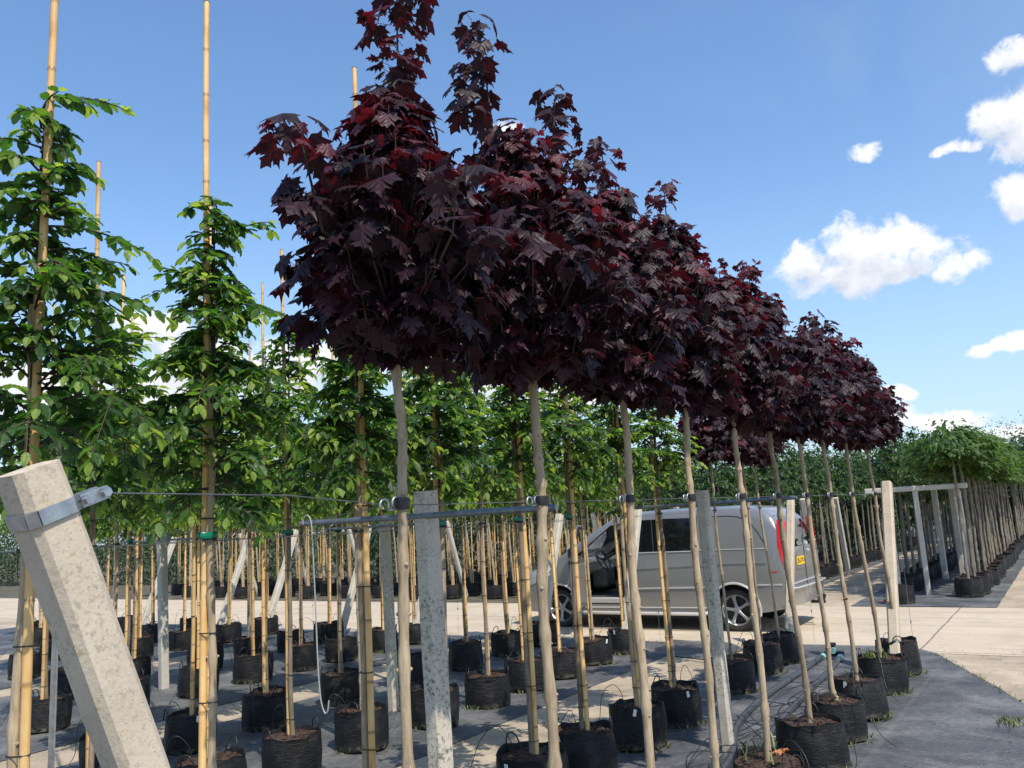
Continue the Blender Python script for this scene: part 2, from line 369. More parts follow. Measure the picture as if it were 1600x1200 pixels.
# ------------------------------------------------------------------ ground
def ground_mat(name, kind):
    m, N, b = new_mat(name)
    geo = N.add('ShaderNodeNewGeometry'); P = geo.outputs['Position']
    sep = N.add('ShaderNodeSeparateXYZ'); N.link(P, sep.inputs[0])
    if kind in ('road', 'conc'):
        n = N.noise(P, .9, 8, .62); n2 = N.noise(P, 45, 5, .7); n3 = N.noise(P, 5, 6, .7)
        f = N.math('ADD', N.math('ADD', N.math('MULTIPLY', n, .45), N.math('MULTIPLY', n2, .25)), N.math('MULTIPLY', n3, .3))
        if kind == 'road': c = N.ramp(f, [(.33, (.35, .295, .22)), (.5, (.46, .39, .30)), (.66, (.54, .465, .365))])
        else: c = N.ramp(f, [(.36, (.20, .165, .12)), (.5, (.36, .30, .225)), (.62, (.48, .41, .315))])
        stain = N.mapr(N.noise(P, 1.7, 7, .75, .4), .58, .72, 0, .45)
        c = N.mix(stain, c, (.22, .19, .15))
        mpx = N.add('ShaderNodeMapping'); mpx.inputs['Scale'].default_value = (.10, 2.2, 1); N.link(P, mpx.inputs[0])
        c = N.mix(N.mapr(N.noise(mpx.outputs[0], 2.2, 6, .7), .52, .70, 0, .35), c, (.17, .145, .115))
        c = N.mix(N.mapr(N.noise(P, 12, 8, .85, 2.0), .60, .66, 0, .45), c, (.16, .13, .095))
        if kind == 'road':   # slab joints
            def joint(v, period, off, w=.014):
                q = N.math('ADD', v, N.math('MULTIPLY', N.math('SUBTRACT', N.noise(P, 1.3, 3), .5), .05))
                fr = N.math('ABSOLUTE', N.math('SUBTRACT', N.math('FRACT', N.math('DIVIDE', N.math('ADD', q, off), period)), .5))
                return N.mapr(N.math('MULTIPLY', fr, period), w * .5, w, 1, 0)
            j = N.math('MAXIMUM', joint(sep.outputs[0], 4.9, 1.85 + 2.45), joint(sep.outputs[1], 2.32, -11.62 + 1.16))
            c = N.mix(N.math('MULTIPLY', j, .8), c, (.09, .075, .055))
        rough = .88; bs = .35
        h = n2
    elif kind == 'sheet':
        n = N.noise(P, 1.5, 7, .65, .5); n2 = N.noise(P, 25, 5, .7)
        c = N.ramp(N.math('ADD', N.math('MULTIPLY', n, .72), N.math('MULTIPLY', n2, .28)), [(.36, (.040, .043, .047)), (.5, (.085, .088, .095)), (.64, (.175, .175, .175))])
        sand = N.math('MULTIPLY', N.mapr(N.noise(P, 2.6, 8, .75, .6), .60, .70, 0, .6), N.mapr(n2, .4, .6, .3, 1))
        c = N.mix(sand, c, (.28, .24, .18))
        wv = N.add('ShaderNodeTexWave'); wv.bands_direction = 'X'; wv.inputs['Scale'].default_value = 22; N.link(P, wv.inputs['Vector'])
        ln = N.add('ShaderNodeTexWave'); ln.bands_direction = 'X'; ln.inputs['Scale'].default_value = .31; ln.inputs['Distortion'].default_value = .04; N.link(P, ln.inputs['Vector'])
        c = N.mix(N.mapr(ln.outputs['Fac'], .992, 1.0, 0, .16), c, (.20, .20, .19))
        c = N.mix(N.math('MULTIPLY', N.mapr(N.noise(P, 9, 8, .8, 1.5), .60, .68, 0, .55), 1.0), c, (.25, .225, .18))
        rough = .6; bs = .6; h = N.math('ADD', N.math('ADD', N.noise(P, 5, 5, .6, 1.2), N.math('MULTIPLY', n2, .3)), N.math('MULTIPLY', wv.outputs['Fac'], .08))
    else:
        n = N.noise(P, 2.2, 8, .7)
        c = N.ramp(n, [(.35, (.05, .048, .04)), (.6, (.13, .115, .085)), (.75, (.20, .17, .12))]); rough = .95; bs = .6; h = n
    N.link(c, b.inputs['Base Color']); b.inputs['Roughness'].default_value = rough
    b.inputs['Specular IOR Level'].default_value = .35 if kind == 'sheet' else .2
    bp = N.add('ShaderNodeBump'); bp.inputs['Strength'].default_value = bs; bp.inputs['Distance'].default_value = .02 if kind == 'sheet' else .008
    N.link(h, bp.inputs['Height']); N.link(bp.outputs[0], b.inputs['Normal'])
    return m
MT['road'] = ground_mat('road_concrete', 'road'); MT['yard'] = ground_mat('yard_concrete', 'conc')
MT['sheet'] = ground_mat('weed_sheet', 'sheet'); MT['earth'] = ground_mat('bare_earth', 'earth')
def poly_sheet(name, pts, z, mat, kind='structure', jit=0.0, seed=0):
    """flat sheet from an (x,y) outline; jit makes its edge slightly wavy"""
    rr = random.Random(seed); P = []
    for i, (x, y) in enumerate(pts):
        x2, y2 = pts[(i + 1) % len(pts)]; L = math.hypot(x2 - x, y2 - y); n = max(1, int(L / .25)) if jit else 1
        n = min(n, 120)
        for k in range(n):
            t = k / n; P.append((x + (x2 - x) * t + rr.uniform(-jit, jit), y + (y2 - y) * t + rr.uniform(-jit, jit), z))
    me = bpy.data.meshes.new(name); me.from_pydata(P, [], [tuple(range(len(P)))]); me.materials.append(mat)
    bm = bmesh.new(); bm.from_mesh(me); bmesh.ops.triangulate(bm, faces=bm.faces); bmesh.ops.recalc_face_normals(bm, faces=bm.faces); bm.to_mesh(me); bm.free()
    if me.polygons[0].normal.z < 0: me.flip_normals()
    o = link_obj(name, me); o['kind'] = kind
    return o
def rect(x0, y0, x1, y1): return [(x0, y0), (x1, y0), (x1, y1), (x0, y1)]
poly_sheet('ground', rect(-600, -300, 600, 900), -.012, MT['earth'])
poly_sheet('yard', rect(-40, -6, 6, 11.52), 0, MT['yard'])
poly_sheet('road', rect(-70, 11.5, 40, 16.22), .004, MT['road'])
poly_sheet('yard', rect(-1.33, 16.2, 12, 70), 0, MT['yard'])
poly_sheet('path', rect(-5.12, 16.2, -3.62, 70), 0, MT['yard'])
for i, (x0, y0, x1, y1) in enumerate([(-3.86, -3, -.95, 11.55), (-7.55, -3, -4.74, 11.6), (-11.75, -3, -8.3, 11.5), (-15.6, -3, -12.4, 11.55), (-21.6, 3, -16.4, 11.6)]):
    if i == 0:
        pts = [(-3.86, -3), (1.8, -3), (1.6, 3.0), (.9, 5.4), (.15, 7.3), (-.62, 9.0), (-1.15, 10.3), (-1.65, 11.5), (-2.0, 11.95), (-3.86, 11.75)]
    else: pts = rect(x0, y0, x1, y1)
    poly_sheet('ground_sheet', pts, .008, MT['sheet'], jit=.012, seed=i)
poly_sheet('ground_sheet', [(-5.0, 10.6), (-4.1, 10.35), (-3.9, 11.2), (-4.3, 11.75), (-5.2, 11.8)], .012, MT['sheet'], jit=.02, seed=8)
poly_sheet('ground_sheet', rect(-3.65, 16.28, -1.31, 70), .008, MT['sheet'], jit=.01, seed=9)
poly_sheet('ground_sheet', rect(-8.9, 17.0, -5.12, 70), .008, MT['sheet'], jit=.02, seed=10)
# sandy joint along the road edge
# ------------------------------------------------------------------ leaves
def maple_template(v=0):
    h = [(0, 0), (.13, -.10), (.30, -.06), (.46, -.13), (.40, .06), (.50, .14), (.68, .26), (.50, .32), (.60, .48), (.70, .64), (.50, .56), (.38, .60), (.36, .70), (.20, .52),
         (.22, .70), (.34, .80), (.18, .84), (.12, .94), (0, 1.12)]
    out = h + [(-x, y) for x, y in reversed(h[1:-1])]
    rr = random.Random(v)
    V = [(0, .28, 0.03)]
    for x, y in out:
        r2 = x * x + (y - .28) ** 2
        ang = math.atan2(x, y - .28)
        z = -(.25 + .13 * (v % 4)) * r2 * (1 + .55 * math.sin(2 * ang + v * 1.7)) + rr.uniform(-.03, .03) + .05 * math.cos(5 * ang)
        V.append((x, y, z))
    V.append((0, -.001, 0))
    n = len(out)
    Fs = [(0, 1 + i, 1 + (i + 1) % n) for i in range(n)]
    return np.array(V[:-1]), Fs
def beech_template(v=0, simple_=False):
    ys = [.0, .18, .42, .68, .88, 1.0] if not simple_ else [.0, .45, 1.0]
    ws = [.0, .21, .275, .235, .12, .0] if not simple_ else [.0, .32, .0]
    V = []; Fs = []; idx = []
    for y, w in zip(ys, ws):
        z = -.22 * y * y * (1 + .5 * math.sin(v * 2.1)) + .02 * math.sin(9 * y + v)
        if w == 0: idx.append((len(V),)); V.append((0, y, z))
        else:
            k = len(V); V += [(-w, y - .02, z + .07 * (1 + .4 * math.cos(v))), (0, y, z), (w, y - .02, z + .07)]; idx.append((k, k + 1, k + 2))
    for a, b in zip(idx, idx[1:]):
        if len(a) == 1: Fs += [(a[0], b[1], b[0]), (a[0], b[2], b[1])]
        elif len(b) == 1: Fs += [(a[0], a[1], b[0]), (a[1], a[2], b[0])]
        else: Fs += [(a[0], a[1], b[1]), (a[0], b[1], b[0]), (a[1], a[2], b[2]), (a[1], b[2], b[1])]
    return np.array(V), Fs
MAPLE = [maple_template(i) for i in range(7)]
def beech_fine(v):
    ys = [.0, .08, .17, .26, .36, .46, .56, .66, .76, .86, .94, 1.0]; V = []; Fs = []; idx = []
    for i, y in enumerate(ys):
        w = .29 * (math.sin(math.pi * min(1, y) ** .82)) ** .72 if 0 < y < 1 else 0
        w *= 1 + (.10 if i % 2 else -.08); ww = .018 * math.sin(i * 2.3 + v)
        z = -.24 * y * y * (1 + .6 * math.sin(v * 2.1)) + .015 * math.sin(9 * y + v)
        if w == 0: idx.append((len(V),)); V.append((0, y, z))
        else:
            k = len(V); V += [(-w, y + .03, z + .07 + ww), (0, y, z), (w, y + .03, z + .07 - ww)]; idx.append((k, k + 1, k + 2))
    for a, b in zip(idx, idx[1:]):
        if len(a) == 1: Fs += [(a[0], b[1], b[0]), (a[0], b[2], b[1])]
        elif len(b) == 1: Fs += [(a[0], a[1], b[0]), (a[1], a[2], b[0])]
        else: Fs += [(a[0], a[1], b[1]), (a[0], b[1], b[0]), (a[1], a[2], b[2]), (a[1], b[2], b[1])]
    return np.array(V), Fs
BEECH = [beech_template(i) for i in range(4)]; BEECHF = [beech_fine(i) for i in range(4)]
FARL = [beech_template(i, True) for i in range(2)]
def nrm(a): return a / np.maximum(np.linalg.norm(a, axis=1, keepdims=True), 1e-9)
def stamp(name, temps, P, D, Nn, S, LV, mat):
    """one mesh holding a leaf at every P, long axis D, upper side Nn, size S"""
    P = np.asarray(P, float); D = nrm(np.asarray(D, float)); Nn = np.asarray(Nn, float)
    S = np.asarray(S, float); LV = np.asarray(LV, float)
    X = nrm(np.cross(D, Nn)); Z = np.cross(X, D)
    allv = []; alll = []; lv = []; uv = []; off = 0
    for ti, (tv, tf) in enumerate(temps):
        s = slice(ti, None, len(temps)); n = len(P[s])
        if n == 0: continue
        V = P[s][:, None, :] + S[s][:, None, None] * (tv[None, :, 0, None] * X[s][:, None, :] + tv[None, :, 1, None] * D[s][:, None, :] + tv[None, :, 2, None] * Z[s][:, None, :])
        allv.append(V.reshape(-1, 3)); k = len(tv)
        fa = np.array(tf)[None] + (np.arange(n) * k)[:, None, None] + off
        alll.append(fa.reshape(-1, 3)); off += n * k
        lv.append(np.repeat(LV[s], k)); uv.append(np.tile(np.c_[tv[:, 0], tv[:, 1], np.zeros(k)], (n, 1)))
    V = np.concatenate(allv); L = np.concatenate(alll)
    me = bpy.data.meshes.new(name)
    me.vertices.add(len(V)); me.vertices.foreach_set('co', V.astype(np.float32).ravel())
    me.loops.add(L.size); me.loops.foreach_set('vertex_index', L.astype(np.int32).ravel())
    me.polygons.add(len(L)); me.polygons.foreach_set('loop_start', np.arange(0, L.size, 3, dtype=np.int32))
    me.polygons.foreach_set('use_smooth', np.ones(len(L), dtype=bool))
    a = me.attributes.new('lv', 'FLOAT', 'POINT'); a.data.foreach_set('value', np.concatenate(lv).astype(np.float32))
    a = me.attributes.new('luv', 'FLOAT_VECTOR', 'POINT'); a.data.foreach_set('vector', np.concatenate(uv).astype(np.float32).ravel())
    me.update(calc_edges=True); me.materials.append(mat)
    return me

def maple_crown(seed, R, z0, ztop, leaders, nsh, lean=(0, 0), leaf=.125, xs=1.0, side=()):
    """returns leaf mesh, twig MB. coordinates local to the tree base; lean = stem offset at z0"""
    rr = random.Random(seed); P = []; D = []; Nn = []; S = []; LV = []
    tw = MB(); lx, ly = lean
    shoots = []
    zt = ztop
    for i in range(nsh):
        t = (i + rr.random()) / nsh; t = t ** 1.12
        z = z0 + .04 + (zt - z0) * t
        env = R * (.52 + .48 * math.sin(1.5708 * t / .36)) if t < .36 else R * (1 - ((t - .36) / .64) ** 1.0 * .90)
        az = i * 2.39996 + rr.uniform(-.5, .5); q = rr.uniform(.30, 1.0) ** .75
        r = env * q * (1 + .20 * math.sin(2 * az + seed) + .16 * math.sin(3 * az + 2 * seed)) * (1.22 if rr.random() < .14 else 1.0)
        shoots.append((lx + r * math.cos(az) * xs, ly + r * math.sin(az), z + rr.uniform(-.04, .04), az, .0 + .35 * (1 - q), t))
    for (dx, dy, zl, rl) in leaders:           # thin leading shoots above the ball
        zb = ztop - .35; n = max(3, int((zl - zb) / .052))
        tw.tube([(lx, ly, z0 + .3), (lx + dx * .55, ly + dy * .55, zb), (lx + dx, ly + dy, zl - .02)], [.010, .007, .003], 5)
        for k in range(n):
            f = k / (n - 1); az = rr.random() * 6.28; r = rl * 1.05 * (1 - .85 * f) * math.sqrt(rr.uniform(.05, 1))
            g = .80 + .20 * f
            shoots.append((lx + dx * g + r * math.cos(az), ly + dy * g + r * math.sin(az), zb + (zl - zb) * f - .03, az, .1, 1.0 + (f * .2)))
    for (dx, dy, za, zb_) in side:              # one side limb with its own rosettes
        tw.tube([(lx, ly, z0 + .25), (lx + dx * .8, ly + dy * .8, za), (lx + dx, ly + dy, zb_)], [.009, .006, .003], 5)
        for k in range(7):
            f = k / 6
            shoots.append((lx + dx * (.85 + .15 * f) + rr.uniform(-.04, .04), ly + dy * (.85 + .15 * f) + rr.uniform(-.04, .04), za + (zb_ - za) * f, math.atan2(dy, dx), 0, 1.0))
    for k in range(26):                         # low inner shoots that hide the forks
        az = k * 2.4; q = rr.uniform(.05, .20)
        shoots.append((lx + q * math.cos(az), ly + q * math.sin(az), z0 + rr.uniform(-.02, .34), az, .5, .1))
    for (x, y, z, az, inner, t) in shoots:
        up = Vector((math.cos(az) * .35, math.sin(az) * .35, 1)).normalized()
        base = Vector((x, y, z)); L = rr.uniform(.06, .13)
        # twig back towards the stem
        hb = max(z0 + rr.uniform(0, .12), z - rr.uniform(.20, .38))
        sx, sy = lx * 1.0, ly * 1.0
        if inner < .25 and t < 1.0:
            tw.tube([(sx, sy, hb), ((sx + x) / 2, (sy + y) / 2, hb + (z - hb) * .42), (x, y, z), tuple(base + up * L)], [.006, .0045, .0035, .002], 4)
        npair = rr.choice((2, 3, 3, 4)); young = 1 if (t > .62 and rr.random() < .5) or rr.random() < .05 else 0
        for k in range(npair):
            f = (k + .3) / npair
            for sgn in (0, 1):
                a2 = az + k * 1.57 + sgn * math.pi + rr.uniform(-.45, .45)
                out = Vector((math.cos(a2), math.sin(a2), 0))
                s = leaf * rr.uniform(.50, 1.10) * (1 - .38 * f * (1 if t > .6 else .4)) * (.86 if young else 1)
                pet = (out * rr.uniform(.6, 1.0) + Vector((0, 0, rr.uniform(.1, .6)))) * (.055 + .03 * (1 - f))
                p0 = base + up * (L * f); p = p0 + pet
                if rr.random() < .3: tw.tube([tuple(p0), tuple(p)], [.0014, .0010], 3, cap=False)
                pitch = R_(rr.uniform(18, 74)); 
                if f > .8 and t > .8: pitch = R_(rr.uniform(-30, 50))
                d = out * math.cos(pitch) - Vector((0, 0, 1)) * math.sin(pitch)
                n = out * math.sin(pitch) + Vector((0, 0, 1)) * math.cos(pitch)
                n = (n + Vector((rr.uniform(-1, 1), rr.uniform(-1, 1), rr.uniform(-1, 1))) * .33)
                P.append(tuple(p)); D.append(tuple(d)); Nn.append(tuple(n)); S.append(s)
                LV.append(min(1, max(0, (.55 + .40 * f + rr.uniform(-.1, .12)) if young else rr.uniform(.0, .5))))
    me = stamp('crown', MAPLE, P, D, Nn, S, LV, MT['maple_leaf'])
    return me, tw

def horn_crown(seed, z0, ztop, R, lean=(0, 0), nlat=60, leaf=.082, temps=BEECH, mat='green_leaf', dens=1.0, bright=0.0, feature=()):
    rr = random.Random(seed); P = []; D = []; Nn = []; S = []; LV = []
    tw = MB(); lx, ly = lean
    def branch(p0, d0, L, droop, sub, r0, sunlit_tip):
        n = max(3, int(L / .05)); pts = [Vector(p0)]; d = Vector(d0).normalized()
        for i in range(n):
            d = (d + Vector((rr.uniform(-.08, .08), rr.uniform(-.08, .08), -droop / n * (1 + i / n)))).normalized()
            pts.append(pts[-1] + d * (L / n))
        tw.tube([tuple(p) for p in pts], [r0 * (1 - .8 * i / n) + .0008 for i in range(n + 1)], 4, cap=False)
        nl = max(3, int(L / .024 * dens)); sd = 1
        for i in range(nl):
            t = (i + .6) / nl
            if t < .12: continue
            q = t * n; k = min(int(q), n - 1); p = pts[k].lerp(pts[k + 1], q - k); ax = (pts[k + 1] - pts[k]).normalized()
            side = ax.cross(Vector((0, 0, 1)))
            if side.length < .1: side = Vector((rr.uniform(-1, 1), rr.uniform(-1, 1), 0))
            side.normalize(); sd = -sd
            dd = (ax * rr.uniform(.35, .8) + side * sd * rr.uniform(.6, 1.0) + Vector((0, 0, rr.uniform(-.75, .1) if rr.random() < .35 else rr.uniform(-.35, .25)))).normalized()
            nn = Vector((rr.uniform(-.35, .35), rr.uniform(-.35, .35), 1)) + side * sd * .25
            P.append(tuple(p)); D.append(tuple(dd)); Nn.append(tuple(nn)); S.append(leaf * rr.uniform(.65, 1.12) * (1 - .25 * t))
            LV.append(min(1, max(0, rr.random() ** 1.6 * .62 + bright + (.55 * t ** 3 if sunlit_tip else 0))))  # yellower towards the twig end: sunlit highlights put into the leaf colour
        dd = (pts[-1] - pts[-2]).normalized()
        P.append(tuple(pts[-1])); D.append(tuple(dd)); Nn.append((0, 0.1, 1)); S.append(leaf * .6); LV.append(.9)
        if sub:
            for j in range(sub):
                t = rr.uniform(.2, .85); k = min(int(t * n), n - 1); ax = (pts[k + 1] - pts[k]).normalized()
                side = ax.cross(Vector((0, 0, 1))); side = side.normalized() if side.length > .1 else Vector((1, 0, 0))
                branch(pts[k], ax * .6 + side * rr.choice((-1, 1)) + Vector((0, 0, rr.uniform(-.35, .5))), L * rr.uniform(.32, .66) * (1.1 - t * .5), droop * .8, 0, r0 * .5, sunlit_tip)
    H = ztop - z0
    for i in range(nlat):
        t = (i + rr.random() * .7) / nlat; z = z0 + H * t
        if t < .12: L = R * rr.uniform(.55, .85)
        else: L = R * rr.uniform(.60, 1.30) * (1.0 - .80 * ((t - .12) / .88) ** .62)
        L = max(.10, L); az = i * 2.39996 + rr.uniform(-.4, .4); e = rr.uniform(-.1, 1.25) + t * .45
        branch((lx * (1 + .0 * t), ly, z), (math.cos(az), math.sin(az), e), L, rr.uniform(.4, 1.4), 5 if L > .25 else (3 if L > .15 else 0), .0055, rr.random() < .7)
    for (az, z, L, e) in feature:
        branch((lx, ly, z), (math.cos(az), math.sin(az), e), L, .55, 2, .005, True)
    tw.tube([(lx, ly, z0 - .05), (lx + .01, ly, z0 + H * .5), (lx, ly + .01, ztop)], [.013, .009, .003], 6)
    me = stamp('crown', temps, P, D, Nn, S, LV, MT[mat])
    return me, tw

# ------------------------------------------------------------------ stems, canes, pots
def stem_mb(seed, path, r0, r1, knots=True, n=10, flare=1.45, step=.035):
    rr = random.Random(seed); mb = MB(); P = [Vector(p) for p in path]
    # resample a smooth curve through the path (Catmull)
    def at(t):
        m = len(P) - 1; q = min(t * m, m - 1e-6); i = int(q); f = q - i
        a, b, c, d = P[max(i - 1, 0)], P[i], P[i + 1], P[min(i + 2, m)]
        return .5 * ((2 * b) + (c - a) * f + (2 * a - 5 * b + 4 * c - d) * f * f + (3 * b - 3 * c + d - a) * f ** 3)
    L = sum((P[i + 1] - P[i]).length for i in range(len(P) - 1)); N_ = int(L / step)
    kn = []; z = rr.uniform(.1, .25)
    while z < L: kn.append((z, rr.uniform(.55, 1.1))); z += rr.uniform(.13, .27)
    pts = []; rad = []; phx, phy = rr.random() * 6, rr.random() * 6
    for i in range(N_ + 1):
        t = i / N_; s = t * L; p = at(t)
        w = .0045 * math.sin(s * 4.1 + phx) + .003 * math.sin(s * 9.3 + phy); w2 = .0045 * math.sin(s * 3.3 + phy) + .003 * math.sin(s * 8.1 + phx)
        r = r0 + (r1 - r0) * t
        r *= 1 + (flare - 1) * math.exp(-s / .035)
        if knots:
            for ks, ka in kn:
                dd = (s - ks) / .022
                if abs(dd) < 3: r *= 1 + .42 * ka * math.exp(-dd * dd)
        pts.append(p + Vector((w, w2, 0))); rad.append(r * (1 + rr.uniform(-.012, .012)))
    mb.tube([tuple(p) for p in pts], rad, n)
    if knots:                                   # pruned side buds
        for ks, ka in kn:
            i = min(int(ks / L * N_), N_); az = rr.random() * 6.28
            for q in (0, math.pi):
                d = Vector((math.cos(az + q), math.sin(az + q), .35)); p = pts[i] + d * rad[i] * .75
                mb.tube([tuple(p), tuple(p + d * .007), tuple(p + d * .011)], [.0085 * ka, .0075 * ka, .003], 6)
    return mb, pts
def cane_mesh(seed, H, lean=(0, 0), r0=.0165, r1=.011, n=10):
    rr = random.Random(seed); pts = []; rad = []; nd = []
    z = -.02; pts.append((0, 0, z)); rad.append(r0); nd.append(0)
    while z < H:
        seg = rr.uniform(.22, .36) * (1 - .2 * z / H)
        for dz, k, q in ((seg - .016, 1.0, 0), (seg - .007, 1.04, .35), (seg, 1.15, 1), (seg + .004, .98, .9), (seg + .012, 1.0, 0)):
            zz = min(z + dz, H); r = (r0 + (r1 - r0) * zz / H)
            pts.append((lean[0] * zz / H + .004 * math.sin(zz * 2.1 + seed), lean[1] * zz / H + .004 * math.cos(zz * 1.7 + seed), zz)); rad.append(r * k); nd.append(q)
        z += seg + .012
    mb = MB(); mb.tube(pts, rad, n)
    # end cut: hollow look
    me = mb.mesh('cane', MT['bamboo'], True, 50)
    a = me.attributes.new('node', 'FLOAT', 'POINT')
    vals = []
    for q in nd: vals += [q] * n
    vals += [0] * (len(me.vertices) - len(vals)); a.data.foreach_set('value', vals[:len(me.vertices)])
    return me
def pot_mesh(seed, r=.235, h=.335, n=36):
    rr = random.Random(seed); mb = MB()
    ph = [rr.random() * 6.28 for _ in range(8)]
    sag = rr.uniform(.0, .03); sa = rr.random() * 6.28
    def rad(a, z):
        f = z / h
        w = .010 * math.sin(2 * a + ph[0]) + .006 * math.sin(5 * a + ph[1] + 3 * f) + .005 * math.sin(9 * a + ph[2] - 4 * f) * (1 - f * .3) + .004 * math.sin(14 * a + ph[3] + 6 * f) * f
        return r * (.955 + .05 * math.sin(f * 3.0) - .02 * f) + w
    lev = [0, .012, .04, .10, .17, .24, .29, .32, 1.0]
    rings = []
    for z in lev:
        ring = []
        for k in range(n):
            a = 2 * math.pi * k / n
            top = h + .010 * math.sin(3 * a + ph[4]) + .006 * math.sin(8 * a + ph[5]) - sag * max(0, math.cos(a - sa)) ** 3
            zz = top if z == 1.0 else min(z, top - .01)
            rd = rad(a, zz) * (.97 if z == 0 else 1) + (.004 if z == 1.0 else 0)
            ring.append((rd * math.cos(a), rd * math.sin(a), zz if z else .004))
        rings.append(ring)
    ir = []
    for dr, dz in ((.006, -.0), (.010, -.02), (.014, -.065)):
        ir.append([(x * (1 - dr / r), y * (1 - dr / r), z + dz) for (x, y, z) in rings[len(lev) - 1]])
    rings += ir
    vs = [p for ring in rings for p in ring]
    fs = [(i * n + k, i * n + (k + 1) % n, (i + 1) * n + (k + 1) % n, (i + 1) * n + k) for i in range(len(rings) - 1) for k in range(n)]
    fs.append(tuple(range(n)))
    mb.add(vs, fs)
    return mb.mesh('pot', MT['pot'], True, 60)
def soil_mesh(seed, r=.222, z=.297):
    rr = random.Random(seed); mb = MB(); n = 22; vs = [(0, 0, z + .02)]; fs = []
    R = [.05, .1, .15, .195, r]
    for i, q in enumerate(R):
        for k in range(n):
            a = 2 * math.pi * k / n
            vs.append((q * math.cos(a), q * math.sin(a), z + .02 * (1 - q / r) + rr.uniform(-.007, .007)))
    for k in range(n): fs.append((0, 1 + k, 1 + (k + 1) % n))
    for i in range(len(R) - 1):
        for k in range(n): fs.append((1 + i * n + k, 1 + (i + 1) * n + k, 1 + (i + 1) * n + (k + 1) % n, 1 + i * n + (k + 1) % n))
    mb.add(vs, fs)
    for i in range(130):                       # bark chips
        a = rr.random() * 6.28; q = r * math.sqrt(rr.random()) * .97; s = rr.uniform(.006, .016)
        M_ = Matrix.Rotation(rr.random() * 3, 3, 'Z') @ Matrix.Rotation(rr.uniform(-.8, .8), 3, 'X')
        mb.box((q * math.cos(a), q * math.sin(a), z + .02 * (1 - q / r) + .006), (s * 1.8, s, s * .35), M_)
    return mb.mesh('soil', MT['soil'], False)
def handle_mesh(seed):
    rr = random.Random(seed); mb = MB(); w = rr.uniform(.045, .06); hh = rr.uniform(.045, .075); lean_ = rr.uniform(-.03, .04)
    pts = [(lean_ * math.sin(math.pi * t / 10), w * math.cos(math.pi * t / 10), -.03 + (hh + .03) * math.sin(math.pi * t / 10) ** .7 if 0 < t < 10 else -.035) for t in range(11)]
    mb.tube(pts, .0055, 6)
    return mb.mesh('handle', MT['strap'])
def tag_mesh():
    mb = MB(); mb.box((0, 0, 0), (.003, .026, .055)); return mb.mesh('plant_tag', MT['white_pl'], False)
POTS = [pot_mesh(i) for i in range(6)]; SOILS = [soil_mesh(i) for i in range(4)]; HANDLES = [handle_mesh(i) for i in range(5)]; TAGM = tag_mesh()
def ring_mesh(name, rad, tube, mat, n=16, flat=1.0):
    mb = MB(); pts = [(rad * math.cos(2 * math.pi * k / n), rad * math.sin(2 * math.pi * k / n), 0) for k in range(n + 1)]
    mb.tube(pts, tube, 6, cap=False); return mb.mesh(name, mat)
BAND = ring_mesh('band', 1.0, .10, MT['rubber'])
def drip_mesh(seed):
    rr = random.Random(seed); mb = MB(); a = rr.random() * 6.28
    c, s = math.cos(a), math.sin(a); q = rr.uniform(.3, .7); hh = rr.uniform(.08, .2)
    pts = [(.13 * c, .13 * s, .30), (.15 * c, .15 * s, .34 + hh * .5), (.24 * c, .24 * s, .34 + hh), (.33 * c, .33 * s + .04, .25 + hh), (.42 * c + .05, .42 * s + .1 * q, .13), (.5 * c + .12, .5 * s + .25 * q, .02)]
    P = [Vector(p) for p in pts]; out = []
    for i in range(len(P) - 1):
        for k in range(5):
            f = k / 5; a_, b_, c_, d_ = P[max(i - 1, 0)], P[i], P[i + 1], P[min(i + 2, len(P) - 1)]
            out.append(tuple(.5 * ((2 * b_) + (c_ - a_) * f + (2 * a_ - 5 * b_ + 4 * c_ - d_) * f * f + (3 * b_ - 3 * c_ + d_ - a_) * f ** 3)))
    out.append(pts[-1]); mb.tube(out, .0028, 5); return mb.mesh('drip_tube', MT['black_pl'])
DRIPS = [drip_mesh(i) for i in range(6)]

def add_pot(root, seed, offs=(0, 0), handles=2, tagp=.35, drip=True):
    rr = random.Random(seed * 7 + 3)
    p = link_obj('pot', POTS[seed % 6], root, (offs[0], offs[1], .010)); kid(p, root); p.rotation_euler = (rr.uniform(-.05, .05), rr.uniform(-.05, .05), rr.random() * 6.28); p.scale = (rr.uniform(.92, 1.06), rr.uniform(.92, 1.06), rr.uniform(.90, 1.07))
    s = link_obj('soil', SOILS[seed % 4], p); kid(s, p); s.rotation_euler.z = rr.random() * 6
    for k in range(handles):
        h = link_obj('handle', HANDLES[(seed + k) % 5], p); kid(h, p); a = k * math.pi + .3
        h.location = (.222 * math.cos(a), .222 * math.sin(a), .335); h.rotation_euler = (0, rr.uniform(-.4, .3), a)
    if rr.random() < tagp:
        t = link_obj('plant_tag', TAGM, p); kid(t, p); a = -1.3 + rr.uniform(-.7, .7) - p.rotation_euler.z
        t.location = (.243 * math.cos(a), .243 * math.sin(a), .30); t.rotation_euler = (rr.uniform(-.4, .4), .15, a)
    if drip:
        d = link_obj('drip_tube', DRIPS[seed % 6], root, (offs[0], offs[1], 0)); kid(d, root); d.rotation_euler.z = rr.random() * 6.28
    return p
def add_band(root, name, x, y, z, rx, ry, rz=0.0, th=1.0, mat=None, tilt=0.0):
    o = link_obj(name, BAND if mat is None else mat, root, (x, y, z)); kid(o, root)
    o.scale = (rx, ry, .05 * th); o.rotation_euler = (tilt, 0, rz); return o
GBAND = ring_mesh('green_band', 1.0, .25, MT['green_tape'])
